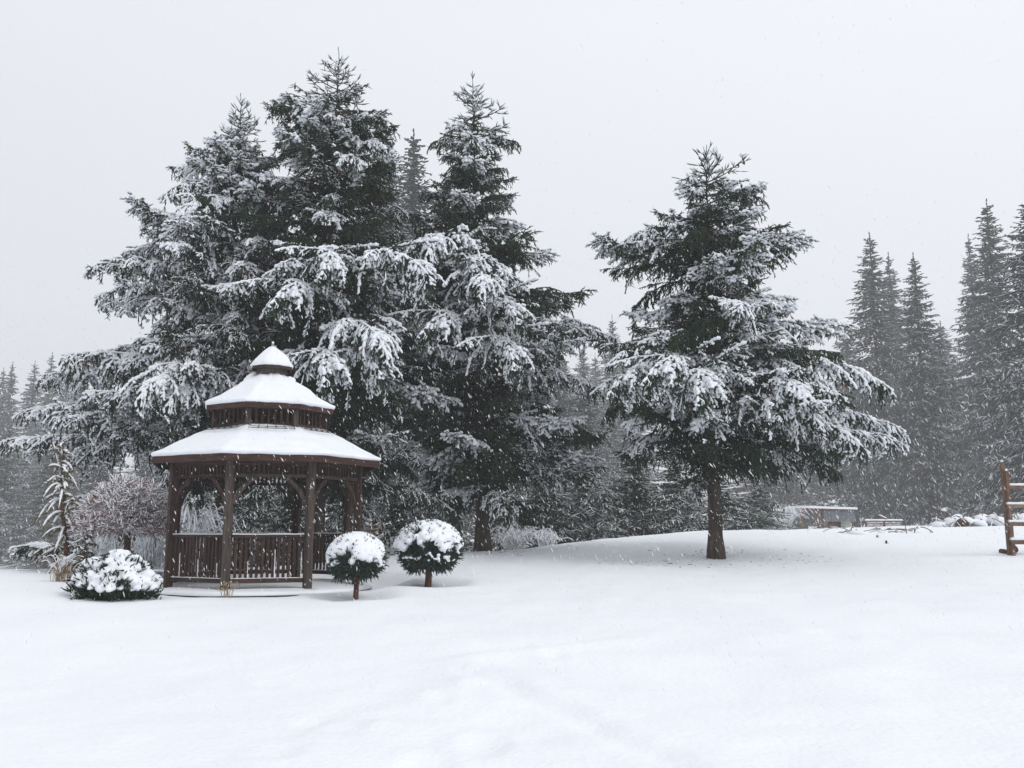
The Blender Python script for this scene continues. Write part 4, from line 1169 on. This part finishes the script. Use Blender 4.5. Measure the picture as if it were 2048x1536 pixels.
D = 54.0
a0, a1 = P(1732, 1053, D), P(1805, 1053, D); am = (a0 + a1) / 2
zt = P(1768, 1041, D)[2]; zg = min(gz(a0[0], D), gz(a1[0], D)) - .05
bed = thing('plank_bed', 'low brown plank wall topped with snow right of the lean-to', 'planter', (a0[0], D, zg))
W = a1[0] - a0[0]; hh = zt - zg; npl = 5
for q in range(npl):
    z0 = hh * (q + .5) / npl
    for x0, x1 in ((.0, W * .495), (W * .505, W)):
        pl = board('plank', (x0, 0, z0), (x1, 0, z0), .05, hh / npl - .025, M_FENCE, bed)
        if q < npl - 1:
            A = Acc(); xs_ = np.linspace(x0 + .05, x1 - .05, 12); A.tubes(np.stack([xs_, np.full(12, -.03), np.full(12, z0 + hh / npl / 2 - .01)], -1)[None], .022 * (.2 + RNG.random((1, 12))), 5); part('snow_cover', A, M_SNOW, pl, True)
for x_ in (0.03, W * .5, W - .03): board('post', (x_, .07, 0), (x_, .07, hh), .09, .09, M_FENCE, bed, up=(0, 1, 0))
A = Acc(); xs_ = np.linspace(-.03, W + .03, 22); A.tubes(np.stack([xs_, np.full(22, .02), np.full(22, hh + .03)], -1)[None], .085 * (.8 + .35 * RNG.random((1, 22))), 8, 0, .6); part('top_snow', A, M_SNOW, bed, True)
o = link('snowy_stick', None); o.location = (a0[0] + W * .38, D - .02, zt + .02)
tag(o, 'short snowy stick lying aslant on top of the plank bed', 'stick')
A = Acc(); A.tubes(np.array([[(0, 0, .26), (.15, 0, .19), (.42, 0, .06)]]), np.array([[.04, .045, .04]]), 7); part('wood', A, M_FENCE, o, True)
A = Acc(); A.tubes(np.array([[(-.02, 0, .31), (.15, 0, .24), (.42, 0, .11)]]), np.array([[.03, .05, .03]]), 7); part('snow_cover', A, M_SNOW, o, True)
b = foot(1812, 32.0)
o = link('thin_stake', None, loc=tuple(b)); tag(o, 'thin dark stake standing in the snow before the plank bed', 'stake')
A = Acc(); A.tubes(np.array([[(.04, 0, -.1), (-.02, 0, .35), (-.075, 0, P(1806, 1046, 32)[2] - b[2])]]), np.array([[.012, .012, .010]]), 6); part('rod', A, M_WIRE, o, True)

def sticks(label, px, D, n, seed, L=.5, lumps=1):
    rng = np.random.default_rng(seed); b = foot(px, D)
    t = thing('brush_pile', label, 'brush', tuple(b), group='sticks and brush poking out of the snow')
    a = rng.random(n) * 3.14; st = rng.normal(size=(n, 3)) * (L * .6, .25, 0)
    s = np.linspace(-.5, .5, 5)[None]
    pts = np.stack([st[:, :1] + np.cos(a)[:, None] * L * (.5 + rng.random((n, 1))) * s, st[:, 1:2] + np.sin(a)[:, None] * .5 * L * s, .05 + .12 * rng.random((n, 1)) + s * .25 * rng.normal(size=(n, 1)) - .2 * s ** 2], -1)
    A = Acc(); A.tubes(pts, np.full((n, 5), .012) * (.6 + rng.random((n, 1))), 5); part('sticks', A, M_TWIG_DARK, t, True)
    A = Acc(); A.tubes(pts[::2] + np.array([0, 0, .016]), np.full((len(pts[::2]), 5), .012) * (.3 + rng.random((len(pts[::2]), 5))), 5)
    for q in range(lumps): A.blob(rng.normal(size=3) * (L * .6, .3, 0) + (0, 0, -.02), .15 + .2 * rng.random(), .08 + .06 * rng.random(), bump=.15)
    part('snow_cover', A, M_SNOW, t, True); return t
sticks('few dark sticks poking out of the snow below the lean-to', 1695, 30.5, 7, 1, .5, 1)
sticks('longer fallen branches in the snow below the plank bed', 1775, 32.5, 9, 2, .9, 2)
sticks('tangle of twigs in the snow beside the thin stake', 1835, 33.5, 8, 3, .4, 2)
for (px, D, r, lab, s) in ((1754, 29.0, .033, 'small black stump beside the fallen branches', 1), (1772, 27.0, .028, 'small black stump nearest the camera on the right slope', 2)):
    b = foot(px, D); A = Acc(); A.tubes(np.array([[(0, 0, -.05), (.01, 0, .04), (.02, 0, .085), (.022, 0, .09)]]), np.array([[r * 1.1, r, r * .9, .006]]), 9, rough=.12)
    A.tubes(np.array([[(0, 0, .03), (.05, 0, .02), (.1, 0, -.02)]]), np.array([[.015, .012, .006]]), 6)
    o = link('stump', A.mesh('stump', [M_DARKSTUFF]), loc=tuple(b)); tag(o, lab, 'stump', 'small dark stumps on the right slope')
# snowy brush heap at the right
def heap(label, px, D, w, h, seed, wood=True):
    rng = np.random.default_rng(seed); b = foot(px, D)
    t = thing('brush_heap', label, 'heap', tuple(b), group='snow covered brush heaps at the forest edge')
    S = Acc()
    for k in range(26):
        u = rng.uniform(-1, 1); S.blob((u * w, rng.normal() * .25, h * (1 - u * u) * rng.uniform(.3, .9)), .16 + .16 * rng.random(), .12 + .1 * rng.random())
    link('snow_cover', remesh(S, 'heap_snow', .05, M_SNOW, 2), t)
    n = 46; st = np.stack([rng.uniform(-w, w, n), rng.normal(size=n) * .3 - .2, rng.uniform(.05, h, n)], -1); v = rng.normal(size=(n, 3)) * (1, .5, .6); v /= np.linalg.norm(v, axis=1, keepdims=True)
    s = np.linspace(0, 1, 4); pts = st[:, None] + v[:, None] * .55 * s[None, :, None] - np.array([0, 0, .25]) * s[None, :, None] ** 2
    A = Acc(); A.tubes(pts, np.full((n, 4), .018), 5); part('sticks', A, M_TWIG_DARK, t, True)
    A = Acc(); A.tubes(pts[::2] + np.array([0, 0, .025]), np.full((len(pts[::2]), 4), .02), 5); part('stick_snow', A, M_SNOW, t, True)
    if wood:
        A = Acc(); A.blob((.15, -.35, h * .35), .28, .22, bump=.4); part('root_clump', A, M_BARK_RED, t)
heap('snow covered brush heap with a reddish root clump showing', 1912, 41.0, 1.1, .45, 5)
heap('snow covered brush heap just left of the wooden fence', 1975, 42.0, .9, .5, 6, False)
heap('low snow covered brush ridge behind the wooden fence rails', 2060, 42.5, 1.3, .55, 8, False)

# wooden fence at the right edge
D = 22.6
b = foot(2023, D)
fence = thing('wooden_fence', 'reddish wooden rail fence at the right edge with snow on its rails', 'fence', tuple(b))
zt = lambda py: P(2010, py, D)[2] - b[2]
xt = lambda px, py: P(px, py, D)[0] - b[0]
def vpost(x, z1, w, dy, m=M_FENCE):
    A = Acc(); A.box((x, dy, -.3), (x - .045 * z1 * 0, dy, z1), w, .09, up=(0, 1, 0)); o = part('post', A, m, fence)
    S = Acc(); S.blob((x, dy, z1 + .015), w * .48, .045, bump=.15); part('snow_cap', S, M_SNOW, o, True)
vpost(-.02, zt(924), .062, .06); vpost(.022, zt(942), .07, -.04); vpost(.062, zt(958), .055, .05)
for dx in (2.4,):
    vpost(dx, zt(940), .12, .0)
for py, x0, hh in ((974, .09, .08), (1012, -.055, .085), (1048, -.045, .10), (1084, -.035, .11)):
    z = zt(py); rl = board('rail', (x0, -.115 if x0 < 0 else .0, z), (2.6, -.115 if x0 < 0 else .0, z), .05, hh, M_FENCE, fence)
    A = Acc(); xs_ = np.linspace(x0 - .02, 2.6, 26); A.tubes(np.stack([xs_, np.full(26, -.115 if x0 < 0 else .0), np.full(26, z + hh / 2 + .02)], -1)[None], .042 * (.85 + .3 * RNG.random((1, 26))), 7, 0, .75); part('rail_snow', A, M_SNOW, rl, True)
for (dx, dy, r, n_, lab) in ((.045, .28, .055, 'log', 'round brown log end left of the fence post foot'), (.20, .3, .11, 'rock', 'brown angular chunk right of the fence post foot')):
    A = Acc()
    if n_ == 'log': A.tubes(np.array([[(0, .3, r), (0, .29, r), (0, -.1, r), (0, -.11, r)]]), np.array([[.01, r, r, .01]]), 12, rough=.05)
    else: A.blob((0, 0, r * .9), r * 1.15, r * .9, bump=.4, seg=8, rings=6)
    g = gz(b[0] + dx, D + dy); o = link('log' if n_ == 'log' else 'rock', A.mesh(n_, [M_BARK_RED], False), loc=(b[0] + dx, D + dy, g)); tag(o, lab, n_)
    A = Acc(); A.blob((0, 0, r * 1.8), r * .8, r * .3, bump=.2); part('snow_cap', A, M_SNOW, o, True)

# ------------------------------------------------------------------ needle litter shed on the thin snow under the crowns
rng = np.random.default_rng(29)
pt = []
for (px, D, rad, n) in ((1432, 24.0, 3.6, 190), (966, 26.8, 3.8, 190), (700, 25.2, 3.0, 60)):
    c = foot(px, D); a = rng.random(n) * 6.28; r_ = rad * np.sqrt(rng.random(n)) * (.6 + .5 * rng.random(n))
    pt.append(np.stack([c[0] + r_ * np.cos(a), c[1] - .3 + r_ * np.sin(a)], -1))
pt = np.concatenate(pt); keep = fbm(pt[:, 0] * 1.2, pt[:, 1] * 1.2, 12, 3) > -.12; pt = pt[keep]
zz = ground_z(pt[:, 0], pt[:, 1]) + .004
a = rng.random(len(pt)) * 6.28; ln = (.012 + .05 * rng.random(len(pt)) ** 3)[:, None]
p0 = np.concatenate([pt, zz[:, None]], 1); dd = np.stack([np.cos(a), np.sin(a), np.zeros(len(pt))], -1)
A = Acc(); A.tubes(np.stack([p0 - dd * ln, p0 + dd * ln], 1), np.full((len(pt), 2), .0045) * (.6 + rng.random((len(pt), 1))), 3)
o = link('needle_litter', A.mesh('needle_litter', [M_TWIG_DARK])); tag(o, 'dark needle litter strewn on the snow under the spruces', None, None, 'stuff')

# ------------------------------------------------------------------ falling snow
rng = np.random.default_rng(17)
N = 46000
y = 6.0 + 18.0 * rng.random(N) ** .8
far_ = rng.random(N) < .3
y[far_] = 22 + 60 * rng.random(far_.sum())
x = (rng.random(N) - .5) * 1.3 * y
z = -.2 + rng.random(N) * (3 + y * .62)
k = (z > ground_base(x, y) + .35) & (rng.random(N) < np.clip(1.2 - (z - 1) / (.38 * y), .08, 1))
x, y, z = x[k], y[k], z[k]; N = len(x)
wind = np.array([.42, -.12, -.88]); wind /= np.linalg.norm(wind)
d = wind + rng.normal(size=(N, 3)) * .16; d /= np.linalg.norm(d, axis=1, keepdims=True)
r = (.0015 + .0046 * rng.random(N) ** 3.2)[:, None] * (0.5 + .055 * np.minimum(y, 30)[:, None])
l = r * (2.8 + 2.4 * rng.random((N, 1)))
c = np.stack([x, y, z], -1)
A = Acc(); A.tubes(np.stack([c - d * l, c - d * l * .1, c + d * l], 1), np.concatenate([r * .3, r, r * .25], 1), 3, rough=.3)
o = link('falling_snow', A.mesh('falling_snow', [M_FLAKE])); tag(o, 'clumps of wet snow falling on a slant through the air', None, None, 'stuff')

# ------------------------------------------------------------------ snowy air
m = bpy.data.materials.new('haze'); m.use_nodes = True
nn_ = m.node_tree.nodes; nn_.clear()
mo = nn_.new('ShaderNodeOutputMaterial'); pv = nn_.new('ShaderNodeVolumePrincipled')
pv.inputs['Color'].default_value = (.97, .975, .985, 1); pv.inputs['Density'].default_value = 0.0013; pv.inputs['Anisotropy'].default_value = 0.0
m.node_tree.links.new(pv.outputs['Volume'], mo.inputs['Volume'])
lo, hi = float(GZ.min()) - 1.0, 72.0
A = Acc(); A.add([(sx * 235, 50 + sy * 175, z_) for z_ in (lo, hi) for sx, sy in ((-1, -1), (1, -1), (1, 1), (-1, 1))],
                 [(3, 2, 1, 0), (4, 5, 6, 7), (0, 1, 5, 4), (1, 2, 6, 5), (2, 3, 7, 6), (3, 0, 4, 7)])
o = link('haze', A.mesh('haze', [m], False)); tag(o, 'pale snowy haze filling the air', None, None, 'stuff')
